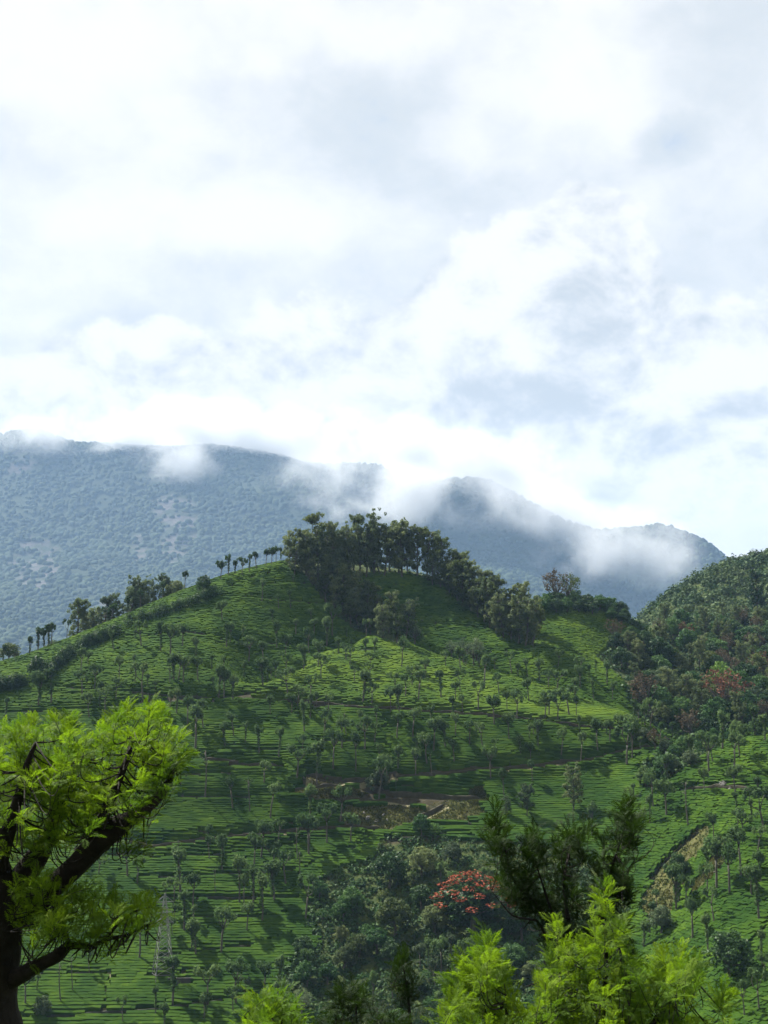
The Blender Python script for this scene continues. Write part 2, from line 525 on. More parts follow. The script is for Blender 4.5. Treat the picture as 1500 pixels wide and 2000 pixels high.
# terraces of the centre and the gully
C((750, 1460, 386), (900, 1470, 384), (1050, 1480, 380), (1200, 1490, 375), (750, 1540, 369), (900, 1550, 366), (1050, 1560, 362), (1180, 1570, 357),
  (750, 1620, 352), (900, 1630, 348), (1050, 1640, 344), (1180, 1640, 341), (720, 1720, 331), (850, 1720, 328), (1000, 1720, 326), (1130, 1720, 324),
  (720, 1820, 311), (850, 1820, 308), (1000, 1820, 305), (1130, 1820, 300), (720, 1920, 292), (850, 1930, 287), (1000, 1930, 283), (1130, 1930, 276),
  (750, 2030, 270), (950, 2050, 262), (1150, 2050, 254))
# slope on the right, falling to the left
C((1260, 1640, 337), (1260, 1740, 317), (1260, 1850, 292), (1260, 1960, 268), (1300, 1550, 350), (1350, 1500, 360), (1420, 1470, 364), (1500, 1430, 368),
  (1400, 1560, 342), (1500, 1530, 344), (1400, 1660, 318), (1500, 1650, 312), (1400, 1780, 294), (1500, 1780, 286), (1400, 1900, 270), (1500, 1900, 262), (1400, 2020, 248), (1500, 2030, 240),
  (1650, 1400, 366), (1650, 1600, 318), (1650, 1800, 272), (1650, 2030, 228), (1900, 1350, 365), (1900, 1800, 262))
# wooded slope on the right behind
C((1320, 1470, 392), (1420, 1450, 400), (1520, 1440, 408), (1280, 1400, 430), (1400, 1400, 440), (1520, 1390, 450), (1300, 1340, 470), (1420, 1330, 485), (1550, 1320, 500),
  (1300, 1290, 520), (1400, 1270, 545), (1520, 1250, 570), (1700, 1300, 500), (1250, 1250, 570), (1350, 1225, 620), (1500, 1200, 650),
  (1250, 1215, 690), (1300, 1180, 725), (1350, 1160, 750), (1420, 1140, 770), (1500, 1132, 780), (1650, 1125, 790), (1900, 1120, 800))
for p in ((1300, 1180, 725), (1420, 1140, 770), (1650, 1125, 790)):
    behind(*p, [(40, 15), (120, 80), (300, 190)])
for (X, Y, z) in ((-400, 300, -80), (-400, 500, 0), (-400, 700, -100), (-150, 750, -120), (0, 800, -110), (20, 680, -50), (-200, 1050, -120), (150, 1050, -110), (400, 1080, -60), (500, 700, 110), (500, 400, 40), (450, 250, -20)):
    CW((X, Y, z))
hill_tps = TPS(ctl, 100.0, 4e-4)

NEARY = np.array([-400, -120, -30, -4, 3, 8, 14, 25, 45, 80, 130, 190, 260.0])
NEARZ = np.array([30, 18, 4, -1.7, -1.9, -3.2, -6.5, -13, -25, -42, -58, -64, -60.0])

def smooth_height(x, y):
    xc = np.clip(x, -420, 560); yc = np.clip(y, 150, 1100)
    z = hill_tps(xc, yc)
    out = np.maximum(np.abs(x - xc), np.maximum(y - 1100, 0))
    z = z + (-110 - z) * sst(out, 0, 500)
    zn = np.interp(y, NEARY, NEARZ) + 3 * fbm(x / 40, y / 40, 3, 5) * sst(y, 10, 60)
    t = sst(y, 165, 245)
    return zn * (1 - t) + z * t

gx = np.concatenate([[-6000, -3500, -2000, -1200, -800, -600, -480, -400, -340, -300, -270, -240, -220], np.arange(-205, 205, 1.25), np.arange(205, 330, 5), [350, 390, 450, 540, 700, 1000, 1600, 2600, 4000, 6000]])
gy = np.concatenate([[-2500, -1000, -400, -200, -100, -50, -20], np.arange(-8, 30, 2), np.arange(30, 230, 6), np.arange(230, 530, 1.25), np.arange(530, 820, 5), [840, 880, 940, 1020, 1100, 1300, 1700, 2400, 3500, 5000, 8000]])
GX, GY = np.meshgrid(gx, gy)
GS = smooth_height(GX, GY)          # smooth hill, gives the run of the rows
GH = GS + 0.35 * fbm(GX / 9, GY / 9, 3, 11) * sst(GY, 200, 260)

def lookup(G, x, y):
    x = np.asarray(x, float); y = np.asarray(y, float)
    i = np.clip(np.searchsorted(gx, x) - 1, 0, len(gx) - 2); j = np.clip(np.searchsorted(gy, y) - 1, 0, len(gy) - 2)
    fx = np.clip((x - gx[i]) / (gx[i + 1] - gx[i]), 0, 1); fy = np.clip((y - gy[j]) / (gy[j + 1] - gy[j]), 0, 1)
    return (G[j, i] * (1 - fx) + G[j, i + 1] * fx) * (1 - fy) + (G[j + 1, i] * (1 - fx) + G[j + 1, i + 1] * fx) * fy

def cast(px, py, G=None, y0=225, y1=900):
    """first point of the hill along each pixel's ray; misses fall on the nearest approach"""
    G = GH if G is None else G
    px = np.atleast_1d(np.asarray(px, float)); py = np.atleast_1d(np.asarray(py, float))
    dx, dy, dz = ray(px, py)
    best = np.full(len(px), 1e9); by = np.full(len(px), 400.0)
    done = np.zeros(len(px), bool)
    for Y in np.arange(y0, y1, 0.8):
        x = dx / dy * Y; z = dz / dy * Y
        gap = z - lookup(G, x, np.full(len(px), Y))
        hit = (~done) & (gap <= 0)
        by[hit] = Y; done |= hit
        near = (~done) & (gap < best)
        best[near] = gap[near]; by[near] = np.where(done[near], by[near], Y)
    x = dx / dy * by
    return np.stack([x, by, lookup(G, x, by)], 1)

# footpaths, field tracks and terrace banks, traced across the hill
PATHS = [  # (kind, width m, points in photo pixels)
    ('gap', 1.3, [(231, 1247), (298, 1244), (373, 1242), (448, 1254), (537, 1262), (610, 1267), (674, 1271), (746, 1275)]),
    ('gap', 1.2, [(317, 1233), (373, 1238), (420, 1248)]),
    ('gap', 1.2, [(429, 1168), (510, 1173), (580, 1179), (650, 1187)]),
    ('gap', 1.5, [(86, 1347), (150, 1351), (224, 1356), (328, 1363), (410, 1369), (466, 1367), (530, 1371)]),
    ('bank', 2.8, [(530, 1371), (618, 1377), (690, 1384), (810, 1392), (930, 1400), (1050, 1411), (1155, 1426), (1269, 1434), (1339, 1456)]),
    ('gap', 1.8, [(-60, 1402), (15, 1397), (120, 1392), (224, 1386), (314, 1377), (400, 1372)]),
    ('gap', 1.2, [(462, 1361), (570, 1346), (690, 1336), (810, 1328), (966, 1322)]),
    ('gap', 1.1, [(510, 1146), (560, 1143), (618, 1142)]),
    ('gap', 1.1, [(430, 1157), (480, 1135), (560, 1112)]),
    ('gap', 1.2, [(760, 1148), (820, 1150), (870, 1146)]),
    ('gap', 1.2, [(802, 1222), (910, 1228), (978, 1234)]),
    ('gap', 1.2, [(930, 1281), (1000, 1276), (1050, 1270), (1110, 1278), (1160, 1292)]),
    ('track', 3.4, [(592, 1521), (680, 1529), (800, 1524), (916, 1511), (1000, 1505), (1042, 1500), (1166, 1489), (1229, 1470), (1291, 1460)]),
    ('track', 2.4, [(556, 1553), (616, 1563), (680, 1568), (760, 1570), (840, 1576), (890, 1570)]),
    ('track', 2.0, [(560, 1554), (616, 1545), (676, 1536)]),
    ('track', 2.2, [(880, 1572), (840, 1592), (790, 1612)]),
    ('track', 3.0, [(150, 1640), (213, 1652), (300, 1658), (400, 1645), (500, 1637), (600, 1625), (650, 1621), (760, 1623)]),
    ('gap', 1.2, [(340, 1562), (420, 1563), (500, 1563), (550, 1560)]),
    ('gap', 1.1, [(343, 1520), (463, 1522)]),
    ('gap', 1.3, [(423, 1467), (500, 1470), (590, 1474), (640, 1476)]),
    ('bank', 2.2, [(387, 1487), (430, 1490), (480, 1500), (560, 1502)]),
    ('gap', 1.3, [(373, 1446), (450, 1432), (560, 1408), (640, 1384)]),
    ('gap', 1.1, [(610, 1452), (690, 1455), (740, 1459)]),
    ('gap', 1.0, [(745, 1400), (750, 1440), (760, 1490), (770, 1515)]),
    ('gap', 1.2, [(190, 1678), (300, 1680), (393, 1678), (500, 1668), (590, 1654)]),
    ('gap', 1.2, [(260, 1722), (343, 1720), (500, 1713), (560, 1708)]),
    ('gap', 1.2, [(300, 1759), (387, 1761), (500, 1763), (580, 1764)]),
    ('gap', 1.1, [(340, 1795), (430, 1797), (520, 1800)]),
    ('gap', 1.2, [(300, 1878), (380, 1868), (430, 1860), (500, 1854)]),
    ('gap', 1.2, [(40, 1914), (120, 1911), (210, 1908)]),
    ('gap', 1.5, [(275, 1913), (330, 1912), (420, 1906)]),
    ('gap', 1.4, [(30, 1992), (67, 1990), (200, 1988), (327, 1977), (430, 1962), (520, 1950)]),
    ('steps', 1.1, [(213, 1868), (213, 1900), (211, 1927), (207, 1960), (203, 1996)]),
    ('steps', 1.0, [(233, 1660), (231, 1690), (230, 1722)]),
    ('gap', 1.3, [(560, 1712), (620, 1690), (680, 1670), (720, 1640), (745, 1622)]),
    ('gap', 1.3, [(810, 1622), (880, 1618), (950, 1612)]),
    ('gap', 1.1, [(745, 1650), (800, 1640), (860, 1636), (930, 1640)]),
    ('bank', 1.8, [(1245, 1514), (1270, 1510), (1292, 1502)]),
    ('bank', 1.8, [(1320, 1552), (1352, 1546), (1400, 1542), (1440, 1546), (1500, 1556)]),
    ('gap', 1.2, [(1455, 1880), (1440, 1890), (1470, 1842), (1500, 1815)]),
    ('gap', 1.0, [(1370, 1620), (1330, 1655), (1290, 1690), (1262, 1735)]),
    ('bank', 2.4, [(700, 1541), (760, 1554), (840, 1559), (900, 1563), (950, 1562)]),
]
RX0, RY0, RC = -210.0, 225.0, 0.5
rw, rh = int(420 / RC), int(310 / RC)
PD = np.full((rh, rw), 9.0)            # clearance from the nearest path edge
path_world = []
for kind, wd, pts in PATHS:
    pts = np.array(pts, float)
    d = np.concatenate([[0], np.cumsum(np.hypot(*np.diff(pts, axis=0).T))])
    s = np.arange(0, d[-1], 3.0)
    px = np.interp(s, d, pts[:, 0]) ; py = np.interp(s, d, pts[:, 1])
    py = py + 2.0 * fbm(px / 30, py / 30 + wd, 2, 31)
    w = cast(px, py, GS)
    keep = np.concatenate([[True], np.abs(np.diff(w[:, 1])) < 8])
    w = w[keep]
    if len(w) < 3: continue
    dd = np.concatenate([[0], np.cumsum(np.linalg.norm(np.diff(w, axis=0), axis=1))])
    s = np.arange(0, dd[-1], 0.9)
    w = np.stack([np.interp(s, dd, w[:, k]) for k in range(3)], 1)
    for k in range(3):
        if len(w) > 9:
            w[:, k] = np.convolve(np.pad(w[:, k], 3, 'edge'), np.ones(7) / 7, 'valid')
    w[:, 2] = lookup(GS, w[:, 0], w[:, 1]) - {'gap': 0.25, 'steps': 0.0, 'bank': 0.7, 'track': 0.5}[kind]
    path_world.append((kind, wd, w))
    hw = wd / 2
    for (x, y, z) in w:
        if kind != 'steps':
            i0, i1 = np.searchsorted(gx, (x - hw - 1.6, x + hw + 1.6)); j0, j1 = np.searchsorted(gy, (y - hw - 1.6, y + hw + 1.6))
            if i1 > i0 and j1 > j0:
                dist = np.hypot(GX[j0:j1, i0:i1] - x, GY[j0:j1, i0:i1] - y)
                t = sst(dist, hw + 1.5, hw * 0.55)
                GH[j0:j1, i0:i1] += (z - GH[j0:j1, i0:i1]) * t * (0.9 if kind in ('bank', 'track') else 0.6)
        a0 = int((x - RX0 - 4) / RC); a1 = int((x - RX0 + 4) / RC) + 1; b0 = int((y - RY0 - 4) / RC); b1 = int((y - RY0 + 4) / RC) + 1
        a0 = max(a0, 0); b0 = max(b0, 0); a1 = min(a1, rw); b1 = min(b1, rh)
        if a1 > a0 and b1 > b0:
            xx = RX0 + np.arange(a0, a1) * RC; yy = RY0 + np.arange(b0, b1) * RC
            dist = np.hypot(xx[None] - x, yy[:, None] - y) - hw
            PD[b0:b1, a0:a1] = np.minimum(PD[b0:b1, a0:a1], dist)

def path_clear(x, y):
    i = np.clip(((x - RX0) / RC).astype(int), 0, rw - 1); j = np.clip(((y - RY0) / RC).astype(int), 0, rh - 1)
    return PD[j, i]

def grad(x, y, e=1.5):
    return (lookup(GS, x + e, y) - lookup(GS, x - e, y)) / (2 * e), (lookup(GS, x, y + e) - lookup(GS, x, y - e)) / (2 * e)

# --- zones on the hill, in photograph pixels
WOOD_R = [(1040, 1180), (1170, 1190), (1250, 1235), (1232, 1262), (1190, 1262), (1160, 1285), (1215, 1330), (1235, 1400), (1330, 1452), (1250, 1500), (1290, 1540), (1360, 1490), (1420, 1450), (1530, 1400), (1700, 1380), (1700, 1080), (1040, 1080)]
GROVE = [(560, 1105), (590, 1120), (640, 1190), (690, 1235), (780, 1262), (805, 1258), (790, 1235), (770, 1190), (700, 1140), (720, 1122), (800, 1122), (860, 1146), (930, 1200), (990, 1246), (1045, 1268), (1050, 1210), (980, 1150), (900, 1080), (560, 1060)]
GULLY = [(745, 1640), (800, 1632), (900, 1640), (1000, 1650), (1130, 1650), (1180, 1700), (1240, 1760), (1220, 1850), (1180, 2080), (640, 2080), (590, 1960), (540, 1930), (560, 1880), (620, 1850), (600, 1800), (600, 1740), (650, 1700), (720, 1680)]
SCAR = [(666, 1574), (790, 1577), (850, 1580), (890, 1560), (930, 1560), (960, 1590), (900, 1610), (830, 1606), (780, 1620), (705, 1624), (660, 1606)]
SCAR2 = [(640, 1534), (700, 1540), (720, 1556), (640, 1566), (590, 1556), (575, 1548)]
SCAR3 = [(925, 1536), (955, 1536), (962, 1570), (920, 1574), (915, 1555)]
SLIDE = [(1372, 1612), (1392, 1622), (1380, 1660), (1345, 1690), (1340, 1730), (1310, 1790), (1262, 1800), (1245, 1770), (1290, 1700), (1320, 1660)]
SLIDE2 = [(1400, 1634), (1425, 1640), (1420, 1690), (1380, 1730), (1345, 1760), (1350, 1730), (1385, 1680)]
PATCH = [(1255, 1512), (1300, 1505), (1300, 1545), (1262, 1545)]
CULV = [(335, 1917), (380, 1917), (380, 1931), (335, 1931)]
HEDGES = [[(250, 1224), (300, 1206), (350, 1190), (400, 1174), (424, 1162)], [(155, 1268), (190, 1256), (230, 1240)], [(75, 1338), (100, 1318), (125, 1292), (145, 1278)], [(-20, 1352), (20, 1345), (48, 1338)]]

# ------------------------------------------------------------------ ground sheet
def ground_material():
    m, nt, out = new_mat('ground_soil_and_grass')
    L = nt.links.new
    geo = nt.nodes.new('ShaderNodeNewGeometry')
    P = geo.outputs['Position']
    soil = mixn(nt, rampn(nt, noisen(nt, P, 0.7, 6, 0.65), 0.3, 0.7), (0.022, 0.020, 0.011), (0.042, 0.037, 0.020))
    grass = mixn(nt, rampn(nt, noisen(nt, P, 0.5, 6, 0.7), 0.3, 0.7), (0.020, 0.036, 0.009), (0.045, 0.060, 0.016))
    straw = mixn(nt, rampn(nt, noisen(nt, P, 0.35, 7, 0.7), 0.35, 0.68), (0.034, 0.042, 0.010), (0.075, 0.072, 0.026))
    a = nt.nodes.new('ShaderNodeAttribute'); a.attribute_name = 'bare'
    b = nt.nodes.new('ShaderNodeAttribute'); b.attribute_name = 'straw'
    col = mixn(nt, a.outputs['Fac'], grass, soil)
    sp_ = mixn(nt, rampn(nt, noisen(nt, P, 0.25, 6, 0.7), 0.55, 0.72), straw, soil)
    col = mixn(nt, b.outputs['Fac'], col, sp_)
    p = nt.nodes.new('ShaderNodeBsdfPrincipled'); L(col, p.inputs['Base Color']); p.inputs['Roughness'].default_value = 0.95
    p.inputs['Specular IOR Level'].default_value = 0.1
    bn = nt.nodes.new('ShaderNodeBump'); bn.inputs['Strength'].default_value = 0.7; bn.inputs['Distance'].default_value = 0.35
    L(noisen(nt, P, 1.2, 8, 0.75), bn.inputs['Height']); L(bn.outputs[0], p.inputs['Normal'])
    L(p.outputs[0], out.inputs[0])
    return m

def zone(px, py, y, polys):
    r = np.zeros(np.shape(px), bool)
    for p in polys:
        r |= inpoly(px, py, p)
    return r

gpx, gpy = proj(GX, np.maximum(GY, 1.0), GH)
bare = np.where((GY > 235) & (GY < 500), sst(-path_clear(GX.ravel(), GY.ravel()).reshape(GX.shape), -1.6, 0.2), 0)
teaish = ~zone(gpx, gpy, GY, [WOOD_R, GULLY, GROVE]) & (GY > 230) & (GY < 500)
bare = np.maximum(bare, teaish * 0.75)
straw = (zone(gpx, gpy, GY, [SCAR, SCAR2, SCAR3, SLIDE, SLIDE2, PATCH]) & (GY > 240) & (GY < 420)).astype(float)
nx_, ny_ = len(gx), len(gy)
ii = (np.arange(ny_ - 1)[:, None] * nx_ + np.arange(nx_ - 1)[None]).ravel()
quads = np.stack([ii, ii + 1, ii + nx_ + 1, ii + nx_], 1)
gme = mesh_np('ground', np.stack([GX.ravel(), GY.ravel(), GH.ravel()], 1), quads, None, True, {'bare': bare.ravel(), 'straw': straw.ravel()})
obj('ground', gme, ground_material(), kind='structure')

# tracks and steps as sheets over the cut terraces
def strip(name, w, wd, mat, lift=0.10, **kw):
    t = np.gradient(w[:, :2], axis=0); t /= np.linalg.norm(t, axis=1)[:, None] + 1e-9
    nrm = np.stack([-t[:, 1], t[:, 0]], 1)
    n = len(w); ks = np.linspace(-0.5, 0.5, 5); V = []
    wob = 0.75 + 0.5 * vnoise(np.arange(n) * 0.2, np.zeros(n), 3)
    for k in ks:
        p = w[:, :2] + nrm * (k * wd * wob)[:, None]
        V.append(np.column_stack([p, lookup(GH, p[:, 0], p[:, 1]) + lift - abs(k) * 0.08]))
    V = np.stack(V, 1).reshape(-1, 3)
    i = (np.arange(n - 1)[:, None] * 5 + np.arange(4)[None]).ravel()
    me = mesh_np(name, V, np.stack([i, i + 1, i + 6, i + 5], 1), None, True)
    return obj(name, me, mat, kind='structure', **kw)
def terrace_bank(w, wd, h):
    """the cut face on the uphill side of a path: steep bare earth"""
    g0, g1 = grad(w[:, 0], w[:, 1]); gl = np.hypot(g0, g1) + 1e-6
    u = np.stack([g0 / gl, g1 / gl], 1)
    n = len(w); jig = 0.75 + 0.5 * vnoise(np.arange(n) * 0.35, np.full(n, wd), 9)
    taper = np.minimum(1, np.minimum(np.arange(n), np.arange(n)[::-1]) / 4.0 + 0.15)
    rows = []
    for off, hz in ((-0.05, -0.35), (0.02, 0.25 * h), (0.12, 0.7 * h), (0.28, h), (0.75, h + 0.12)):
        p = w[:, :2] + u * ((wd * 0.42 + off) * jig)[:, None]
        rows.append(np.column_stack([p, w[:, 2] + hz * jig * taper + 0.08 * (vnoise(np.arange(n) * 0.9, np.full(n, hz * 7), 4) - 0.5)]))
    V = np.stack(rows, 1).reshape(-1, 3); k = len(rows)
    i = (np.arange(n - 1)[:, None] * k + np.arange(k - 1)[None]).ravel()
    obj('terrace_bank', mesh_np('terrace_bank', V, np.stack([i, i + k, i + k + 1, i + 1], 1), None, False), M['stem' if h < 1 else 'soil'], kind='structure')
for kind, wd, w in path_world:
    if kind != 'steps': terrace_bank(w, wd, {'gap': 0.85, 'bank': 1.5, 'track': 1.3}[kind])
for kind, wd, w in path_world:
    if kind == 'track': strip('dirt_track', w - np.array([0, 0.5, 0]), wd * 0.62, M['dirt'], 0.16)
    elif kind == 'steps': strip('footpath', w, wd * 0.8, M['dirt'], 0.14)
    elif kind == 'bank': strip('path', w, wd * 0.4, M['soil'], 0.08)
# ------------------------------------------------------------------ tea bushes in contour rows
rng = np.random.default_rng(7)
def tea_points():
    step = 0.62
    X, Y = np.meshgrid(np.arange(-205, 205, step), np.arange(236, 524, step))
    x = X.ravel() + rng.uniform(-0.25, 0.25, X.size); y = Y.ravel() + rng.uniform(-0.25, 0.25, X.size)
    phi_n = lambda x, y: 1.5 * fbm(x / 24, y / 24, 2, 41) + 0.25 * fbm(x / 5, y / 5, 2, 47)
    for it in range(2):
        g0, g1 = grad(x, y)
        gl = np.hypot(g0, g1) + 1e-3
        dz = np.where(gl < 0.36, 0.26, 0.47)
        phi = lookup(GS, x, y) + phi_n(x, y)
        lv = np.round(phi / dz)
        d = (lv * dz - phi) / (gl * gl)
        d = np.clip(d * gl, -0.9, 0.9) / gl
        x = x + g0 * d; y = y + g1 * d
    ang = np.arctan2(g0, -g1)           # along the contour
    z = lookup(GH, x, y)
    px, py = proj(x, y, z)
    tx, ty = np.cos(ang), np.sin(ang)
    cell = np.where((py < 1380) | (px > 1240), 1.0, 1.5)
    key = np.stack([np.floor(x / cell), np.floor(y / cell), lv], 1).astype(np.int64)
    _, idx = np.unique(key, axis=0, return_index=True)
    keep = np.zeros(len(x), bool); keep[idx] = True
    keep &= (px > -130) & (px < 1640) & (py < 2090)
    keep &= path_clear(x, y) > 0.25
    keep &= ~zone(px, py, y, [WOOD_R, GULLY, SCAR, SCAR2, SCAR3, SLIDE, SLIDE2, PATCH, CULV])
    keep &= ~(inpoly(px, py, GROVE) & (y > 436))
    # back of the ridge and of the summit is out of sight
    rx = np.array([at(*p)[0] for p in ridge + summit]); ry = np.array([p[2] for p in ridge + summit])
    keep &= ~((y > np.interp(x, rx, ry) + 9) & (px < 1045))
    keep &= ~((px >= 1045) & (y > 500))
    keep &= rng.random(len(x)) > 0.02
    spac = np.clip(dz / gl, 0.55, 1.3)
    return tuple(a[keep] for a in (x, y, z, px, py, ang, spac, g0, g1))

tx_, ty_, tz_, tpx, tpy, tang, tsp, tg0, tg1 = tea_points()

# bush: a clipped, flat-topped mound; 3 x 2 top points and a skirt
TOP = np.array([(a, b, 1.0 - 0.06 * abs(a)) for b in (-1, 1) for a in (-1, 0, 1)], float)
ring = [0, 1, 2, 5, 4, 3]
SK = np.array([(TOP[i, 0] * 0.92, TOP[i, 1] * 0.85, -0.25) for i in ring])
BV = np.vstack([TOP, SK]); BN = len(BV)
BQ = np.array([(0, 1, 4, 3), (1, 2, 5, 4)] + [(ring[k], 6 + k, 6 + (k + 1) % 6, ring[(k + 1) % 6]) for k in range(6)])

def tea_mesh(name, sel, sun_tint=0.5):
    n = int(sel.sum())
    x, y, z, a, s, g0, g1 = (v[sel] for v in (tx_, ty_, tz_, tang, tsp, tg0, tg1))
    cob = (tpy[sel] < 1380) | (tpx[sel] > 1240)
    L_ = np.where(cob, rng.uniform(0.5, 1.1, n), rng.uniform(1.0, 2.0, n)); Wd = s * rng.uniform(0.44, 0.52, n); H = np.where(cob, rng.uniform(0.72, 1.05, n), rng.uniform(0.84, 0.98, n))
    a = a + rng.normal(0, 0.035, n)
    V = np.broadcast_to(BV, (n, BN, 3)).copy()
    V += rng.normal(0, 1, V.shape) * np.array([0.09, 0.09, 0.05]) * np.where(cob, 1.15, 0.6)[:, None, None]
    V[:, :, 0] *= L_[:, None]; V[:, :, 1] *= Wd[:, None]; V[:, :, 2] *= H[:, None]
    ca, sa = np.cos(a)[:, None], np.sin(a)[:, None]
    wx = V[:, :, 0] * ca - V[:, :, 1] * sa; wy = V[:, :, 0] * sa + V[:, :, 1] * ca
    wz = V[:, :, 2] + 0.85 * (wx * g0[:, None] + wy * g1[:, None])
    P = np.stack([wx + x[:, None], wy + y[:, None], wz + z[:, None]], 2).reshape(-1, 3)
    Q = (BQ[None] + (np.arange(n) * BN)[:, None, None]).reshape(-1, 4)
    tint = np.clip(rng.normal(sun_tint, 0.20, n) + 0.6 * fbm(x / 18, y / 18, 3, 61), 0, 1)  # field mean carries painted sun and shade; bushes vary at random around it
    return mesh_np(name, P, Q, None, False, {'tint': np.repeat(tint, BN)})

knx = [p[0] for p in knoll]; kny = [p[1] for p in knoll]; knY = [p[2] for p in knoll]
on_knoll = (tpy < np.interp(tpx, [460, 530, 618, 690, 810, 930, 1050, 1155, 1269, 1339], [1366, 1371, 1377, 1384, 1392, 1400, 1411, 1426, 1434, 1456])) & (ty_ < np.interp(tpx, knx, knY) + 6) & (tpx > 455) & (tpx < 1340) & (tpy > 1240)
rightslope = (tpx > 1235) & (ty_ < 375) & (tpy > np.interp(tpx, [1235, 1250, 1300, 1360, 1420, 1500], [1640, 1600, 1545, 1490, 1455, 1420]))
saddle = (tpx > 1035) & (ty_ > 440) & ~on_knoll
upper = ~on_knoll & ~rightslope & ~saddle & (ty_ > 398)
ul = upper & (tpx < 640); ur = upper & (tpx >= 640)
rest = ~on_knoll & ~rightslope & ~saddle & ~upper
mid = rest & (tpy < 1525); lowr = rest & ~mid
for nm, sel, sun_tint, lab in (  # sunlit fields painted lighter and yellower, shaded slopes darker
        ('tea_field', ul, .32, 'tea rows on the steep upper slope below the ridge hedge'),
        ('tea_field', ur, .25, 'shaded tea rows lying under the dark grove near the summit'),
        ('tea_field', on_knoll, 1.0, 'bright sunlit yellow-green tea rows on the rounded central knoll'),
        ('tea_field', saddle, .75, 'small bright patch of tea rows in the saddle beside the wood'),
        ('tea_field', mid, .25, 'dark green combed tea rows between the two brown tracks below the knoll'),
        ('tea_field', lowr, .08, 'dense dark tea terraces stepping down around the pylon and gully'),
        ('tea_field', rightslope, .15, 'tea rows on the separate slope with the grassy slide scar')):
    if sel.sum() > 5:
        obj(nm, tea_mesh(nm, sel, sun_tint), M['tea'], kind='stuff', label=lab, cat='tea bushes')
print('tea bushes', len(tx_))
# ------------------------------------------------------------------ far mountains
mc = []
def MC(*pts):
    for (px, py, Y) in pts: mc.append(tuple(at(px, py, Y)))
crest1 = [(-500, 800, 2200), (-250, 835, 2180), (0, 866, 2150), (70, 852, 2150), (130, 872, 2150), (250, 884, 2160), (400, 890, 2170), (500, 897, 2170), (590, 910, 2170), (660, 919, 2180), (740, 934, 2200), (800, 962, 2220)]
crest2 = [(830, 968, 1980), (880, 954, 1960), (960, 958, 1940), (1000, 972, 1920), (1050, 998, 1900), (1100, 1024, 1890), (1140, 1046, 1880), (1190, 1048, 1900), (1240, 1037, 1920), (1290, 1036, 1920), (1340, 1052, 1910), (1385, 1072, 1900), (1425, 1106, 1890), (1500, 1150, 1880), (1700, 1200, 1900)]
for p in crest1 + crest2:
    MC(p)
    q = at(p[0], p[1], p[2])
    mc.append((q[0] * 1.08, q[1] + 170, q[2] - 90)); mc.append((q[0] * 1.3, q[1] + 700, q[2] - 420))
for px in (-500, -200, 0, 200, 400, 600):
    MC((px, 960, 1960), (px, 1060, 1720), (px, 1160, 1480), (px, 1270, 1240), (px, 1370, 1050))
MC((740, 1010, 1960), (800, 1080, 1700), (760, 1150, 1450), (760, 1250, 1200))
MC((900, 1040, 1720), (900, 1110, 1500), (1000, 1030, 1790), (1000, 1080, 1600), (1000, 1150, 1400), (1100, 1085, 1720), (1100, 1130, 1560), (1150, 1190, 1380), (1200, 1110, 1800), (1240, 1160, 1700), (1260, 1210, 1500), (1300, 1110, 1780), (1360, 1140, 1720), (1300, 1260, 1300), (1450, 1200, 1700), (900, 1250, 1150), (1100, 1270, 1150), (1600, 1280, 1500))
mt = TPS(mc, 400.0, 1e-4)
mX, mY = np.meshgrid(np.linspace(-1300, 1300, 210), np.linspace(1000, 2900, 170))
def mheight(x, y):
    z = mt(x, y)
    rn = np.abs(fbm(x / 330 + 0.25 * y / 330, y / 700, 4, 71)) * 2
    z = z - 58 * (1 - rn) * sst(y, 1050, 1300) * (1 - 0.72 * sst(y, 1750, 1950)) + 22 + 14 * fbm(x / 90, y / 90, 4, 77)
    return z
mZ = mheight(mX, mY)
edge = sst(np.maximum(np.abs(mX) - 1000, 0), 0, 300)
mZ = mZ - edge * 260
nxm = mX.shape[1]; nym = mX.shape[0]
def mlook(x, y):
    i = (x + 1300) / 2600 * (nxm - 1); j = (y - 1000) / 1900 * (nym - 1)
    i0 = np.clip(i.astype(int), 0, nxm - 2); j0 = np.clip(j.astype(int), 0, nym - 2)
    fx = i - i0; fy = j - j0
    return (mZ[j0, i0] * (1 - fx) + mZ[j0, i0 + 1] * fx) * (1 - fy) + (mZ[j0 + 1, i0] * (1 - fx) + mZ[j0 + 1, i0 + 1] * fx) * fy
ii = (np.arange(nym - 1)[:, None] * nxm + np.arange(nxm - 1)[None]).ravel()
mpx, mpy = proj(mX, mY, mZ)
ROCKS = [[(290, 975), (345, 960), (390, 985), (385, 1060), (345, 1105), (310, 1090), (320, 1020)], [(20, 1085), (60, 1050), (100, 1060), (120, 1110), (70, 1170), (30, 1140)], [(250, 1050), (280, 1040), (290, 1090), (262, 1100)], [(20, 890), (60, 880), (70, 915), (20, 930)], [(190, 1170), (215, 1160), (225, 1200), (195, 1205)]]
rk = np.zeros(mX.shape)
rock_vis = (mY < 2180)
for p in ROCKS:
    rk = np.maximum(rk, inpoly(mpx, mpy, p) & rock_vis)
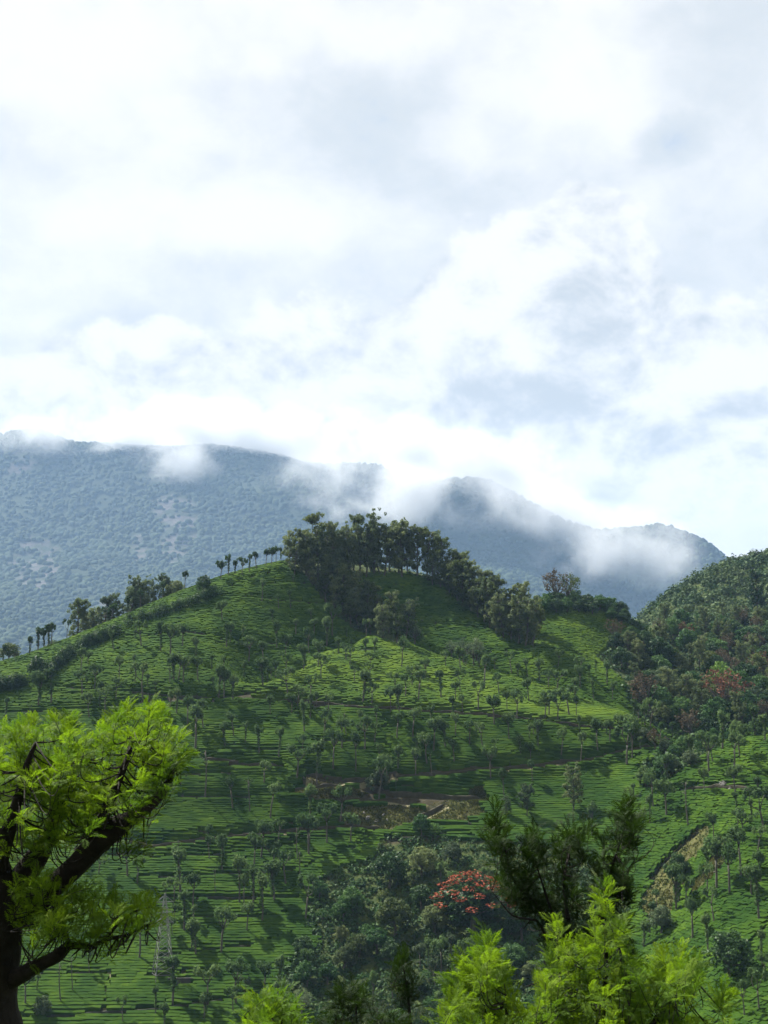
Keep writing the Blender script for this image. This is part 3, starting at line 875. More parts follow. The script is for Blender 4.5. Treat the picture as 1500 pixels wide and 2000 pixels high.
def mountain_material():
    m, nt, out = new_mat('mountain_forest_floor')
    L = nt.links.new
    P = nt.nodes.new('ShaderNodeNewGeometry').outputs['Position']
    g = mixn(nt, rampn(nt, noisen(nt, P, 0.007, 8, 0.65), 0.3, 0.7), (0.011, 0.022, 0.010), (0.024, 0.037, 0.017))
    r = mixn(nt, rampn(nt, noisen(nt, P, 0.017, 8, 0.7), 0.3, 0.7), (0.040, 0.038, 0.036), (0.085, 0.078, 0.074))
    a = nt.nodes.new('ShaderNodeAttribute'); a.attribute_name = 'rock'
    n = noisen(nt, P, 0.012, 6, 0.7)
    ad = nt.nodes.new('ShaderNodeMath'); ad.operation = 'MULTIPLY'; L(a.outputs['Fac'], ad.inputs[0]); L(rampn(nt, n, 0.40, 0.56), ad.inputs[1])
    p = nt.nodes.new('ShaderNodeBsdfPrincipled'); L(mixn(nt, ad.outputs[0], g, r), p.inputs['Base Color']); p.inputs['Roughness'].default_value = 0.95
    p.inputs['Specular IOR Level'].default_value = 0.1
    bn = nt.nodes.new('ShaderNodeBump'); bn.inputs['Strength'].default_value = 1.0; bn.inputs['Distance'].default_value = 18
    L(noisen(nt, P, 0.02, 8, 0.75), bn.inputs['Height']); L(bn.outputs[0], p.inputs['Normal'])
    L(p.outputs[0], out.inputs[0])
    return m
mme = mesh_np('mountain', 3.0 * np.stack([mX.ravel(), mY.ravel(), mZ.ravel()], 1), np.stack([ii, ii + 1, ii + nxm + 1, ii + nxm], 1), None, True, {'rock': rk.ravel().astype(float)})
obj('mountain', mme, mountain_material(), kind='structure')

# a tree canopy seen from afar: a lumpy dome
def dome(rings, sides):
    V = [(0, 0, 1.0)]; T = []; Q = []
    for r in range(1, rings + 1):
        ph = r / rings * 1.75
        for s in range(sides):
            th = (s + 0.5 * (r % 2)) / sides * 2 * math.pi
            V.append((math.sin(ph) * math.cos(th), math.sin(ph) * math.sin(th), math.cos(ph)))
    for s in range(sides): T.append((0, 1 + s, 1 + (s + 1) % sides))
    for r in range(rings - 1):
        a = 1 + r * sides; b = a + sides
        for s in range(sides): Q.append((a + s, b + s, b + (s + 1) % sides, a + (s + 1) % sides))
    return np.array(V, float), np.array(Q), np.array(T)

def canopy_mesh(name, x, y, z, rad, hgt, rings=3, sides=6, jit=0.16, seed=3, smooth=False):
    r_ = np.random.default_rng(seed)
    DV, DQ, DT = dome(rings, sides)
    n = len(x); k = len(DV)
    V = np.broadcast_to(DV, (n, k, 3)).copy()
    V *= 1 + r_.normal(0, jit, (n, k, 1))
    th = r_.uniform(0, 6.28, n)
    ca, sa = np.cos(th)[:, None], np.sin(th)[:, None]
    vx = V[:, :, 0] * ca - V[:, :, 1] * sa; vy = V[:, :, 0] * sa + V[:, :, 1] * ca
    ax = r_.uniform(0.8, 1.25, n)[:, None]
    P = np.stack([vx * rad[:, None] * ax + x[:, None], vy * rad[:, None] / ax + y[:, None], V[:, :, 2] * hgt[:, None] + z[:, None]], 2).reshape(-1, 3)
    o = (np.arange(n) * k)[:, None, None]
    tint = np.clip(r_.normal(0.5, 0.2, n), 0, 1)
    return mesh_np(name, P, (DQ[None] + o).reshape(-1, 4), (DT[None] + o).reshape(-1, 3), smooth, {'tint': np.repeat(tint, k)})

def leafy_mesh(name, x, y, z, rad, hgt, nq, size, seed):
    """rounded crowns made of leaf-clump faces, many in one mesh"""
    r_ = np.random.default_rng(seed)
    n = len(x); N_ = n * nq
    d = r_.normal(size=(N_, 3)); d /= np.linalg.norm(d, axis=1)[:, None]
    d[:, 2] = np.abs(d[:, 2]) * 1.15 - 0.25
    k = (r_.uniform(0.72, 1.08, N_))[:, None]
    lump = 1 + 0.22 * np.sin(np.repeat(r_.uniform(0, 6, n), nq) + 3.1 * np.arctan2(d[:, 1], d[:, 0]))[:, None]
    RR = np.stack([np.repeat(rad, nq), np.repeat(rad, nq), np.repeat(hgt, nq)], 1)
    P = np.stack([np.repeat(x, nq), np.repeat(y, nq), np.repeat(z, nq)], 1) + d * RR * k * lump
    nr = d + r_.normal(0, 0.45, (N_, 3)); nr[:, 2] += 0.35
    nr /= np.linalg.norm(nr, axis=1)[:, None]
    g = Geo(); g.leaves(P, nr, np.repeat(rad, nq) * size * 0.5, r_, 0.75)
    tint = np.clip(r_.normal(0.5, 0.25, n), 0, 1)
    return mesh_np(name, g.v[0], g.q[0], None, False, {'tint': np.repeat(np.repeat(tint, nq), 4)})

r4 = np.random.default_rng(4)
n = 46000
cx = r4.uniform(-820, 900, n); cy = 1050 + 1180 * r4.random(n) ** 0.9
cz = mlook(cx, cy)
ppx, ppy = proj(cx, cy, cz)
keep = (ppx > -130) & (ppx < 1640) & (ppy < 1340)
for p in ROCKS:
    keep &= ~(inpoly(ppx, ppy, p) & (r4.random(n) > 0.35))
cx, cy, cz = cx[keep], cy[keep], cz[keep]
# drop what the slope in front hides
vis = np.ones(len(cx), bool)
for f in np.linspace(0.55, 0.985, 26):
    qx, qy, qz = cx * f, cy * f, (cz + 14) * f
    ok = qy > 1010
    hz = np.where(ok, mlook(qx, np.maximum(qy, 1001)), -1e9)
    vis &= qz > hz - 2
cx, cy, cz = cx[vis], cy[vis], cz[vis]
print('mountain canopies', len(cx))
rad = r4.uniform(2.6, 5.0, len(cx)) * (0.8 + 0.5 * vnoise(cx / 60, cy / 60, 9))
obj('mountain_forest', canopy_mesh('mountain_forest', 3 * cx, 3 * cy, 3 * cz - 1, 3 * rad, 3 * rad * r4.uniform(0.8, 1.2, len(cx)), 3, 5, 0.12, 3, True), M['far'], kind='stuff', label='dense hazy blue forest covering the far mountains under the cloud', cat='forest')

# wooded hill behind the right-hand trees
n = 2600
hx = r4.uniform(90, 320, n); hy = r4.uniform(590, 800, n)
hz = lookup(GH, hx, hy)
hpx, hpy = proj(hx, hy, hz)
keep = (hpx > 1190) & (hpx < 1620)
hx, hy, hz = hx[keep], hy[keep], hz[keep]
rad = r4.uniform(1.6, 3.6, len(hx))
obj('hillside_forest', leafy_mesh('hillside_forest', hx, hy, hz + 0.8, rad, rad * r4.uniform(1.0, 1.6, len(hx)), 64, 0.40, 8), M['hill'], kind='stuff', label='green forested hilltop rising behind the wood at the picture edge', cat='forest')
# ------------------------------------------------------------------ tree kinds
def lobes_leaves(g, lobes, per, size, rng, up=0.25, fill=0.75):
    """leaf clumps spread through ellipsoid lobes, densest near their skin"""
    for (c, r) in lobes:
        c = np.array(c, float); r = np.array(r, float) * np.ones(3)
        n = max(6, int(per * (r[0] * r[1] * r[2]) ** (2 / 3)))
        d = rng.normal(size=(n, 3)); d /= np.linalg.norm(d, axis=1)[:, None]
        k = fill + (1.0 - fill) * rng.random(n) ** 0.5
        k *= rng.uniform(0.82, 1.12, n)
        P = c + d * r * k[:, None]
        nr = d / r * r.mean() + rng.normal(0, 0.55, (n, 3)); nr[:, 2] += up
        nr /= np.linalg.norm(nr, axis=1)[:, None]
        g.leaves(P, nr, size, rng)

def curve(p0, p1, rng, n=5, bend=0.15):
    p0 = np.array(p0, float); p1 = np.array(p1, float)
    t = np.linspace(0, 1, n)[:, None]
    off = rng.normal(0, 1, 3) * bend * np.linalg.norm(p1 - p0)
    return p0 + (p1 - p0) * t + off * (t * (1 - t)) * 2

PROTO = {}
def finish(kind, gt, gc, i):
    PROTO.setdefault(kind, []).append((gt.mesh('trunk_' + kind + str(i), True), gc.mesh('crown_' + kind + str(i), False)))

def make_shade(i):
    """pollarded silver oak, 6 m: bare thin trunk, short upswept limbs with upright tufts"""
    r = np.random.default_rng(100 + i)
    gt, gc = Geo(), Geo()
    style = i % 6
    H = 6.0
    fork = {0: 3.6, 1: 3.9, 2: 3.2, 3: 3.0, 4: 4.2, 5: 3.4}[style]
    lean = r.normal(0, 0.12, 2)
    base = np.array([lean[0], lean[1], fork])
    gt.tube(np.vstack([[0, 0, -0.4], curve((0, 0, 0), base, r, 5, 0.04)]), np.linspace(0.17, 0.11, 6), 6)
    nl = {0: 5, 1: 4, 2: 3, 3: 6, 4: 3, 5: 5}[style]
    spread = {0: 1.0, 1: 0.75, 2: 1.3, 3: 0.6, 4: 0.45, 5: 1.5}[style]
    lob = []
    for k in range(nl):
        a = k / nl * 6.283 + r.uniform(-0.4, 0.4)
        hgt = (H - fork) * r.uniform(0.45, 0.85)
        e = base + np.array([math.cos(a) * spread * r.uniform(0.6, 1.1), math.sin(a) * spread * r.uniform(0.6, 1.1), hgt])
        gt.tube(curve(base, e, r, 4, 0.15), np.linspace(0.085, 0.03, 4), 5)
        for q in range(3):
            c = e + np.array([r.normal(0, 0.28), r.normal(0, 0.28), r.uniform(-0.35, 0.45)])
            lob.append((c, (r.uniform(0.36, 0.52), r.uniform(0.36, 0.52), r.uniform(0.45, 0.75))))
    if style == 3 or style == 4:              # leafy sleeve down the stem
        for z in np.arange(1.6 if style == 3 else 2.2, fork + 0.6, 0.45):
            lob.append(((lean[0] * z / fork + r.normal(0, .1), lean[1] * z / fork + r.normal(0, .1), z), (0.34, 0.34, 0.42)))
    if style == 0:
        lob.append((base + np.array([0, 0, 1.3]), (0.9, 0.9, 0.9)))
    lobes_leaves(gc, lob, 210, 0.19, r, 0.35, 0.5)
    # upright sprays that break the outline
    n = 70
    idx = r.integers(0, len(lob), n)
    P = np.array([lob[j][0] for j in idx]) + r.normal(0, 0.25, (n, 3)) + np.array([0, 0, 0.45])
    nr = r.normal(0, 1, (n, 3)); nr[:, 2] *= 0.2
    gc.leaves(P, nr / np.linalg.norm(nr, axis=1)[:, None], 0.16, r, 0.35)
    finish('shade', gt, gc, i)

def make_pole(i):
    """bare stem with a few leaf wisps, 6 m"""
    r = np.random.default_rng(160 + i); gt, gc = Geo(), Geo()
    top = np.array([r.normal(0, .2), r.normal(0, .2), 5.6])
    gt.tube(np.vstack([[0, 0, -0.4], curve((0, 0, 0), top, r, 6, 0.05)]), np.linspace(0.12, 0.05, 7), 5)
    lob = []
    for k in range(4):
        a = r.uniform(0, 6.28); z = r.uniform(3.6, 5.2)
        s = top * z / 5.6
        e = s + np.array([math.cos(a) * 0.5, math.sin(a) * 0.5, 0.5])
        gt.tube(curve(s, e, r, 3, 0.1), (0.04, 0.03, 0.02), 4)
        lob.append((e, (0.22, 0.22, 0.3)))
    lobes_leaves(gc, lob, 110, 0.13, r, 0.3, 0.4)
    finish('pole', gt, gc, i)

def make_tall(i):
    """tall loose grove tree, 15 m, limbs and feathery uneven crown"""
    r = np.random.default_rng(200 + i); gt, gc = Geo(), Geo()
    H = 15.0
    top = np.array([r.normal(0, .6), r.normal(0, .6), H * 0.9])
    tr = curve((0, 0, 0), top, r, 8, 0.04)
    gt.tube(np.vstack([[0, 0, -0.8], tr]), np.linspace(0.30, 0.05, 9), 6)
    lob = []
    for k in range(42):
        t = r.uniform(0.22, 1.0)
        s = tr[int(t * 7)]
        a = r.uniform(0, 6.28); ln = r.uniform(0.8, 2.6) * (1.15 - 0.65 * abs(t - 0.55))
        e = s + np.array([math.cos(a) * ln, math.sin(a) * ln, ln * 0.7 + 0.4])
        gt.tube(curve(s, e, r, 4, 0.15), np.linspace(0.09, 0.02, 4), 4)
        q = r.uniform(0.55, 1.0)
        lob.append((e, (q, q, q * r.uniform(0.8, 1.25))))
        if r.random() < 0.8:
            lob.append((e + r.normal(0, 0.8, 3), (q * 0.65, q * 0.65, q * 0.7)))
    lobes_leaves(gc, lob, 100, 0.25, r, 0.3, 0.4)
    finish('tall', gt, gc, i)

def make_round(i):
    """broad-crowned tree, 9 m high and wide"""
    r = np.random.default_rng(300 + i); gt, gc = Geo(), Geo()
    H = 9.0; base = np.array([r.normal(0, .3), r.normal(0, .3), 2.6])
    gt.tube(np.vstack([[0, 0, -0.8], curve((0, 0, 0), base, r, 4, 0.05)]), np.linspace(0.36, 0.24, 5), 7)
    lob = [(np.array([0, 0, 5.2]), (2.6, 2.6, 2.2))]
    for k in range(20):
        a = k * 2.4 + r.uniform(-0.3, 0.3); f = math.sqrt((k + 0.5) / 20)
        rad = 3.7 * f * r.uniform(0.85, 1.1)
        z = 7.7 - 3.6 * f * f + r.uniform(-0.6, 0.5)
        e = np.array([math.cos(a) * rad, math.sin(a) * rad, z])
        if k % 3 == 0:
            gt.tube(curve(base, e * np.array([.85, .85, .9]), r, 5, 0.12), np.linspace(0.16, 0.03, 5), 5)
        q = r.uniform(0.8, 1.35)
        lob.append((e, (q, q, q * 0.75)))
        if f > 0.6:
            lob.append((e * np.array([0.93, 0.93, 1]) - np.array([0, 0, r.uniform(1.0, 2.0)]), (q * 0.8, q * 0.8, q * 0.7)))
    lobes_leaves(gc, lob, 85, 0.27, r, 0.45, 0.6)
    finish('round', gt, gc, i)

def make_shrub(i):
    """dense bush to the ground, 3.4 m"""
    r = np.random.default_rng(400 + i); gt, gc = Geo(), Geo()
    for k in range(4):
        a = r.uniform(0, 6.28)
        gt.tube(curve((0, 0, -0.4), (math.cos(a) * 0.9, math.sin(a) * 0.9, 1.6), r, 4, 0.1), np.linspace(0.08, 0.03, 4), 4)
    lob = []
    for k in range(12):
        a = k * 2.4; f = math.sqrt((k + 0.5) / 12); rad = 1.6 * f
        q = r.uniform(0.5, 0.85)
        lob.append((np.array([math.cos(a) * rad, math.sin(a) * rad, 2.6 - 1.7 * f * f + r.uniform(-.25, .25)]), (q, q, q * 0.85)))
    lobes_leaves(gc, lob, 95, 0.17, r, 0.35, 0.65)
    finish('shrub', gt, gc, i)

def make_bare(i):
    """thin-leaved tree with the twigs showing, 8 m"""
    r = np.random.default_rng(500 + i); gt, gc = Geo(), Geo()
    gt.tube(np.vstack([[0, 0, -0.8], curve((0, 0, 0), (0, 0, 3.0), r, 4, 0.04)]), np.linspace(0.25, 0.17, 5), 6)
    lob = []
    for k in range(26):
        a = r.uniform(0, 6.28); ph = r.uniform(0.15, 1.25)
        ln = r.uniform(2.6, 4.6)
        e = np.array([math.sin(ph) * math.cos(a) * ln * 0.8, math.sin(ph) * math.sin(a) * ln * 0.8, 3.0 + math.cos(ph) * ln])
        s = np.array([0, 0, r.uniform(2.0, 3.2)])
        c = curve(s, e, r, 5, 0.18)
        gt.tube(c, np.linspace(0.08, 0.015, 5), 4)
        lob.append((e, (0.55, 0.55, 0.6))); lob.append((c[3], (0.4, 0.4, 0.5)))
    lobes_leaves(gc, lob, 60, 0.17, r, 0.2, 0.35)
    finish('bare', gt, gc, i)

for i in range(12): make_shade(i)
for i in range(3): make_pole(i)
for i in range(7): make_tall(i)
for i in range(6): make_round(i)
for i in range(5): make_shrub(i)
for i in range(3): make_bare(i)
HGT = {'shade': 6.0, 'pole': 5.8, 'tall': 15.0, 'round': 8.8, 'shrub': 3.2, 'bare': 7.4}
pr = random.Random(12)
def plant(kind, name, loc, height, mat, label, cat, group, variant=None, width=None, tmat='trunk'):
    pv = PROTO[kind]
    tm, cm = pv[pr.randrange(len(pv)) if variant is None else variant % len(pv)]
    s = height / HGT[kind]
    w = s * (width if width else pr.uniform(0.9, 1.12))
    e = empty(name, loc, pr.uniform(0, 6.28), (w, w, s), label, cat, group)
    e.rotation_euler = (pr.gauss(0, 0.05), pr.gauss(0, 0.05), e.rotation_euler[2])
    obj('trunk' if kind != 'shrub' else 'stems', tm, M[tmat], e)
    obj('crown' if kind != 'shrub' else 'foliage', cm, M[mat], e)
    return e

NUM = ['first', 'second', 'third', 'fourth', 'fifth', 'sixth', 'seventh', 'eighth', 'ninth', 'tenth', 'eleventh', 'twelfth', 'thirteenth', 'fourteenth', 'fifteenth', 'sixteenth', 'seventeenth', 'eighteenth', 'nineteenth', 'twentieth', 'twenty-first', 'twenty-second', 'twenty-third', 'twenty-fourth', 'twenty-fifth', 'twenty-sixth', 'twenty-seventh', 'twenty-eighth', 'twenty-ninth', 'thirtieth']
# ------------------------------------------------------------------ shade trees standing in the tea
T = []     # (px, base py, height px)
def tile(ox, oy, k, lst, kind='shade'):
    for (x, t, b) in lst:
        T.append((ox + x / k, oy + b / k, (b - t) / k, kind))
tile(0, 1200, 3.75, [(835,160,280),(985,140,200),(1035,110,250),(1180,120,290),(1245,160,320),(1335,130,250),(1435,200,330),(590,310,450),(640,310,395),(605,450,605),(690,410,555),(870,370,500),(985,310,395),(985,390,520),(850,500,640),(1048,475,655),(1080,450,540),(1135,500,580),(1243,380,525),(1273,350,500),(1308,380,500),(1345,340,530),(1450,360,500),(730,540,700),(375,480,660),(280,500,690),(655,620,780),(765,600,760),(35,650,780),(220,670,740),(1240,620,760),(1290,610,750),(1375,680,850),(1430,790,1000),(1490,670,850),(1175,640,750)])
tile(400, 1100, 3.75, [(130,320,440),(415,170,300),(650,100,160),(540,250,350),(628,250,350),(500,360,450),(780,370,440),(800,440,540),(668,460,545),(935,360,560),(895,470,620),(530,490,640),(160,485,640),(185,490,610),(270,520,625),(590,580,690),(765,540,680),(320,615,745),(430,610,745),(725,650,800),(828,640,780),(855,710,865),(1040,480,560),(1180,460,560),(1075,560,640),(978,570,680),(1180,575,680),(1245,570,680),(1035,615,730),(1065,650,765),(1215,680,770),(1205,770,850),(1380,520,600),(1440,610,780),(1095,790,890),(45,700,800),(140,720,800),(285,745,850),(425,750,915),(455,780,890),(487,770,870),(520,740,860),(600,700,830),(70,860,950),(98,830,1010),(140,825,995),(205,850,1010),(605,840,1005),(765,870,1030),(678,945,1080),(480,1000,1120),(635,1010,1120),(818,970,1080),(900,980,1120),(1155,880,1045),(1222,920,1045),(1360,980,1120),(1425,950,1120),(1405,830,950),(1465,870,1000)])
tile(800, 1200, 3.75, [(265,310,400),(415,330,400),(378,300,440),(515,310,400),(548,350,540),(625,340,430),(748,350,465),(790,380,470),(865,370,480),(955,360,510),(1020,440,550),(1072,470,610),(1085,300,400),(1250,360,460),(1365,370,450),(1315,420,500),(1445,420,540),(1250,450,570),(1210,500,640),(1350,510,640),(1485,550,650),(118,360,490),(65,500,650),(15,430,540),(230,490,630),(370,450,590),(335,540,640),(500,570,720),(660,460,600),(877,510,650),(715,610,720),(790,610,790),(1015,580,690),(990,670,800),(1020,630,770),(1088,660,810),(1170,600,760),(1222,640,760),(390,620,740),(320,650,800),(620,690,840),(150,715,840),(730,780,935),(25,760,920),(440,820,970),(335,790,910),(265,820,990),(540,860,1000),(620,930,1030),(940,840,990),(875,830,950),(1110,890,1060),(1255,910,1090),(1380,880,1050),(1250,790,900),(1470,860,990),(815,950,1050),(175,840,1030),(130,930,1110),(325,970,1110),(590,1045,1160),(885,1010,1110),(50,930,1020),(30,1030,1110),(910,810,910),(1370,790,860),(1440,800,900)])
tile(1150, 1380, 4.286, [(70,230,430),(185,190,370),(320,240,510),(365,220,460),(430,270,370),(595,210,345),(240,100,240),(275,110,280),(375,10,140),(415,10,130),(475,40,200),(515,40,210),(435,130,200),(700,160,270),(1010,330,570),(990,320,490),(1040,350,500),(1215,310,550),(1265,190,430),(1120,160,370),(1475,140,320),(1390,70,270),(1415,180,280),(1230,570,750),(1420,640,770),(655,490,690),(540,620,850),(650,710,940),(515,800,1000),(1235,760,860),(970,600,740),(1050,950,1130),(1300,920,1160),(1240,930,1060),(1410,1060,1250),(1480,830,1080),(30,900,1110),(1370,830,1000),(855,310,480),(430,600,700),(370,690,790)])
tile(360, 1360, 3.75, [(147,70,245),(35,80,240),(80,190,410),(300,215,380),(360,165,310),(445,240,375),(548,300,450),(690,290,480),(615,30,185),(785,30,180),(880,100,280),(1015,160,350),(1050,20,150),(1155,215,410),(1285,130,250),(1320,220,410),(1395,220,340),(1415,140,250),(865,320,440),(825,430,630),(970,450,660),(1090,370,570),(1255,375,560),(580,550,690),(355,670,850),(475,610,700),(630,740,930),(925,700,905),(1140,760,930),(1045,880,1100),(1215,920,1100),(170,980,1120),(555,1000,1110),(690,990,1110),(912,960,1120),(1425,510,750),(920,30,190),(1440,380,500)])
tile(700, 1360, 3.75, [(285,190,330),(400,150,330),(43,220,420),(120,220,300),(545,240,430),(430,330,430),(510,330,550),(645,210,390),(415,420,600),(290,450,580),(715,370,550),(690,400,550),(210,520,660),(990,350,440),(1260,400,520),(970,450,640),(1065,590,750),(1275,520,660),(1320,230,420),(1105,180,340)])
tile(30, 1640, 3.75, [(820,120,305),(610,160,280),(895,210,350),(1205,190,415),(1165,340,480),(1100,360,440),(1300,370,530),(1235,450,690),(1295,540,660),(1160,510,600),(1150,620,745),(1320,660,880),(1290,690,820),(905,650,890),(1150,1000,1230),(1025,1150,1300),(785,1230,1370),(1410,1050,1240),(70,1060,1230),(155,1020,1130),(1090,1270,1400),(1380,1210,1350),(540,880,1000),(1420,0,170)])
tile(380, 1600, 3.947, [(110,80,335),(215,200,420),(455,200,430),(510,110,320),(645,100,230),(630,215,420),(710,300,530),(880,60,300),(1030,20,215),(1200,20,210),(345,400,670),(450,460,680),(385,530,700),(520,560,830),(615,430,660),(400,710,890),(205,790,1050),(20,850,1080),(855,560,800),(110,1260,1450),(320,1230,1450),(640,1190,1400),(60,1430,1580),(1370,1270,1470)])
tile(1200, 1640, 5.0, [(900,140,330),(995,180,520),(1125,240,560),(1235,60,390),(1430,170,450),(1350,370,590),(1415,480,820),(905,340,600),(605,400,730),(635,400,640),(700,420,700),(975,600,840),(765,690,990),(915,830,1130),(350,700,950),(280,880,1100),(415,560,690),(1415,1380,1700),(1270,1500,1760),(1440,1020,1250),(1390,0,160),(1480,1200,1400)])
tile(360, 1360, 3.75, [(1190,190,330),(150,490,760),(480,680,870)], 'pole')
tile(700, 1360, 3.75, [(540,470,620),(280,640,730),(1195,340,460)], 'pole')
tile(30, 1640, 3.75, [(335,1000,1210),(420,960,1130),(1190,50,170),(1465,250,410)], 'pole')
tile(380, 1600, 3.947, [(800,120,330),(815,340,560),(155,430,600)], 'pole')
tile(1150, 1380, 4.286, [(835,720,1020)], 'pole')
# skyline of the left ridge
RID = []
for (x, t, b) in [(1155,70,150),(1195,45,130),(1230,60,120),(1265,50,125),(1305,35,110),(1340,25,95),(1390,10,80),(1420,0,75),(1445,-5,60),(1470,-10,50),(965,125,200),(735,205,280),(850,170,240),(670,240,310),(585,270,340),(550,285,360),(155,465,540),(195,430,525),(230,415,500),(255,400,490),(270,395,480),(350,370,450),(15,505,575),(75,525,570)]:
    RID.append((x / 2.679, 1080 + b / 2.679, (b - t) / 2.679, 'ridge'))
# remove double entries
uniq = []
for t in T:
    if not any(abs(t[0] - u[0]) < 6 and abs(t[1] - u[1]) < 14 for u in uniq):
        uniq.append(t)
uniq += RID
ux = np.array([t[0] for t in uniq]); uy = np.array([t[1] for t in uniq])
pos = cast(ux, uy + 1.0)
ZONES = [   # (phrase, test(px, base py, kind))
    ('on the skyline of the bare ridge', lambda x, y, k: k == 'ridge'),
    ('high on the slide-scar slope', lambda x, y, k: x > 1330 and y < 1640 or (x > 1290 and 1500 < y < 1640)),
    ('midway down the slide-scar slope', lambda x, y, k: x > 1240 and 1640 <= y < 1780),
    ('low on the slide-scar slope', lambda x, y, k: x > 1240 and y >= 1780),
    ('along the foot of the mixed wood', lambda x, y, k: x > 1180 and y < 1640),
    ('above the upper footpath', lambda x, y, k: x < 640 and y < 1215),
    ('below the ridge hedge', lambda x, y, k: x < 300 and y < 1345),
    ('above the long slope footpath', lambda x, y, k: x < 640 and y < 1275),
    ('in the hollow left of the sunlit knoll', lambda x, y, k: x < 500 and y < 1345 or (x < 600 and y < 1325)),
    ('above the lowest steep-slope path', lambda x, y, k: x < 500 and y < 1405),
    ('on the saddle behind the knoll crest', lambda x, y, k: x > 990 and y < 1345 - (1200 - x) * 0.1),
    ('at the top of the sunlit knoll', lambda x, y, k: y < 1310),
    ('across the middle of the sunlit knoll', lambda x, y, k: y < 1355),
    ('along the foot of the sunlit knoll', lambda x, y, k: y < 1412),
    ('below the footpath under the knoll', lambda x, y, k: x < 700 and y < 1450),
    ('above the grassy track bend', lambda x, y, k: x < 700 and y < 1530),
    ('in combed rows under the knoll', lambda x, y, k: y < 1462),
    ('just above the upper brown track', lambda x, y, k: y < 1520),
    ('between the two brown tracks', lambda x, y, k: y < 1640),
    ('beside the small lattice pylon', lambda x, y, k: 225 < x < 400 and 1740 < y < 1960),
    ('just below the lower brown track', lambda x, y, k: y < 1730),
    ('in the low terraces above the shrubs', lambda x, y, k: y < 1850),
    ('in the lowest terraces', lambda x, y, k: True),
]
LOOK = ['round-headed', 'slim', 'forked', 'leafy-stemmed', 'narrow', 'spreading']
assign = {}
for i, (x, y, h, k) in enumerate(uniq):
    for z, (ph, f) in enumerate(ZONES):
        if f(x, y, k):
            assign.setdefault(z, []).append(i); break
tree_label = {}
for z, ids in assign.items():
    ids.sort(key=lambda i: uniq[i][0])
    rows = [ids]
    if len(ids) > 14:
        med = sorted(uniq[i][1] for i in ids)[len(ids) // 2]
        rows = [[i for i in ids if uniq[i][1] < med], [i for i in ids if uniq[i][1] >= med]]
    for r_, row in enumerate(rows):
        for n_, i in enumerate(row):
            tree_label[i] = (ZONES[z][0] + ('' if len(rows) == 1 else (', higher band' if r_ == 0 else ', lower band')), NUM[min(n_, 29)])
nshade = 0
for i, (x, y, h, k) in enumerate(uniq):
    p = pos[i]
    hm = max(h, 16) / F * math.hypot(p[1], p[2]) * (1.35 if k == 'ridge' else pr.uniform(1.15, 1.5))
    var = pr.randrange(12)
    ph, od = tree_label[i]
    if k == 'pole':
        lab = 'nearly bare thin stem %s, %s from left' % (ph, od)
        plant('pole', 'shade_tree', p, max(hm, 4), 'shade', lab, 'tree', 'shade trees in the tea')
    else:
        lab = '%s shade tree %s, %s from left' % (LOOK[var % 6], ph, od)
        plant('shade', 'shade_tree', p, min(max(hm, 3.2), 11), 'dark' if k == 'ridge' else 'shade', lab, 'tree', 'shade trees in the tea', var, pr.uniform(0.75, 1.1))
    nshade += 1
print('shade trees', nshade)

# ------------------------------------------------------------------ summit grove, wood, gully
def scatter(poly, n, dmin, seed, ymin=0, ymax=2000, G=None, ybias=None):
    """positions inside a pixel polygon, on the hill, at least dmin metres apart"""
    r = np.random.default_rng(seed)
    xs = [p[0] for p in poly]; ys = [p[1] for p in poly]
    out = []
    px = r.uniform(min(xs), max(xs), n * 14); py = r.uniform(min(ys), max(ys), n * 14)
    k = inpoly(px, py, poly); px, py = px[k], py[k]
    w = cast(px, py)
    for a, b, p in zip(px, py, w):
        if not (ymin < p[1] < ymax): continue
        if all((p[0] - q[2][0]) ** 2 + (p[1] - q[2][1]) ** 2 > dmin * dmin for q in out):
            out.append((a, b, p))
        if len(out) >= n: break
    return out

def named(lst, phrase):
    """ordinal labels from left to right, in bands of at most thirty"""
    lst = sorted(lst, key=lambda t: t[1])
    nb = max(1, math.ceil(len(lst) / 16))
    bands = ['']
    if nb == 2: bands = [', upper row', ', lower row']
    elif nb == 3: bands = [', upper row', ', middle row', ', lower row']
    elif nb > 3: bands = [', %s row from top' % NUM[k] for k in range(nb)]
    out = []
    for b in range(nb):
        seg = sorted(lst[b * len(lst) // nb:(b + 1) * len(lst) // nb], key=lambda t: t[0])
        for n_, t in enumerate(seg):
            out.append((t, phrase + bands[b], NUM[min(n_, 29)]))
    return out

# grove: crest line, then the tongue running down the slope, then the line down the right edge
g1 = [(565, 1112), (590, 1118), (612, 1112), (632, 1120), (650, 1116), (668, 1122), (690, 1114), (706, 1120), (724, 1116), (742, 1122), (760, 1118), (778, 1124), (796, 1122), (815, 1130), (835, 1134),
      (575, 1128), (598, 1132), (622, 1134), (655, 1132), (685, 1130), (715, 1132), (750, 1130), (785, 1132), (606, 1140), (640, 1150), (670, 1140), (700, 1128), (730, 1126)]
g2 = [(636, 1178), (652, 1196), (664, 1165), (676, 1212), (690, 1195), (700, 1228), (712, 1215), (724, 1244), (738, 1225), (748, 1252), (760, 1240), (775, 1258), (792, 1252), (640, 1160), (668, 1182), (686, 1225)]
g3 = [(845, 1145), (862, 1155), (878, 1165), (894, 1178), (905, 1190), (920, 1200), (934, 1212), (946, 1222), (958, 1232), (970, 1240), (984, 1250), (998, 1255), (1012, 1262), (1026, 1266), (1040, 1262),
      (868, 1140), (892, 1155), (918, 1172), (942, 1190), (966, 1206), (992, 1222), (1016, 1236), (1044, 1252), (880, 1150), (905, 1162), (930, 1180), (955, 1200), (980, 1215), (1005, 1228), (1030, 1240)]
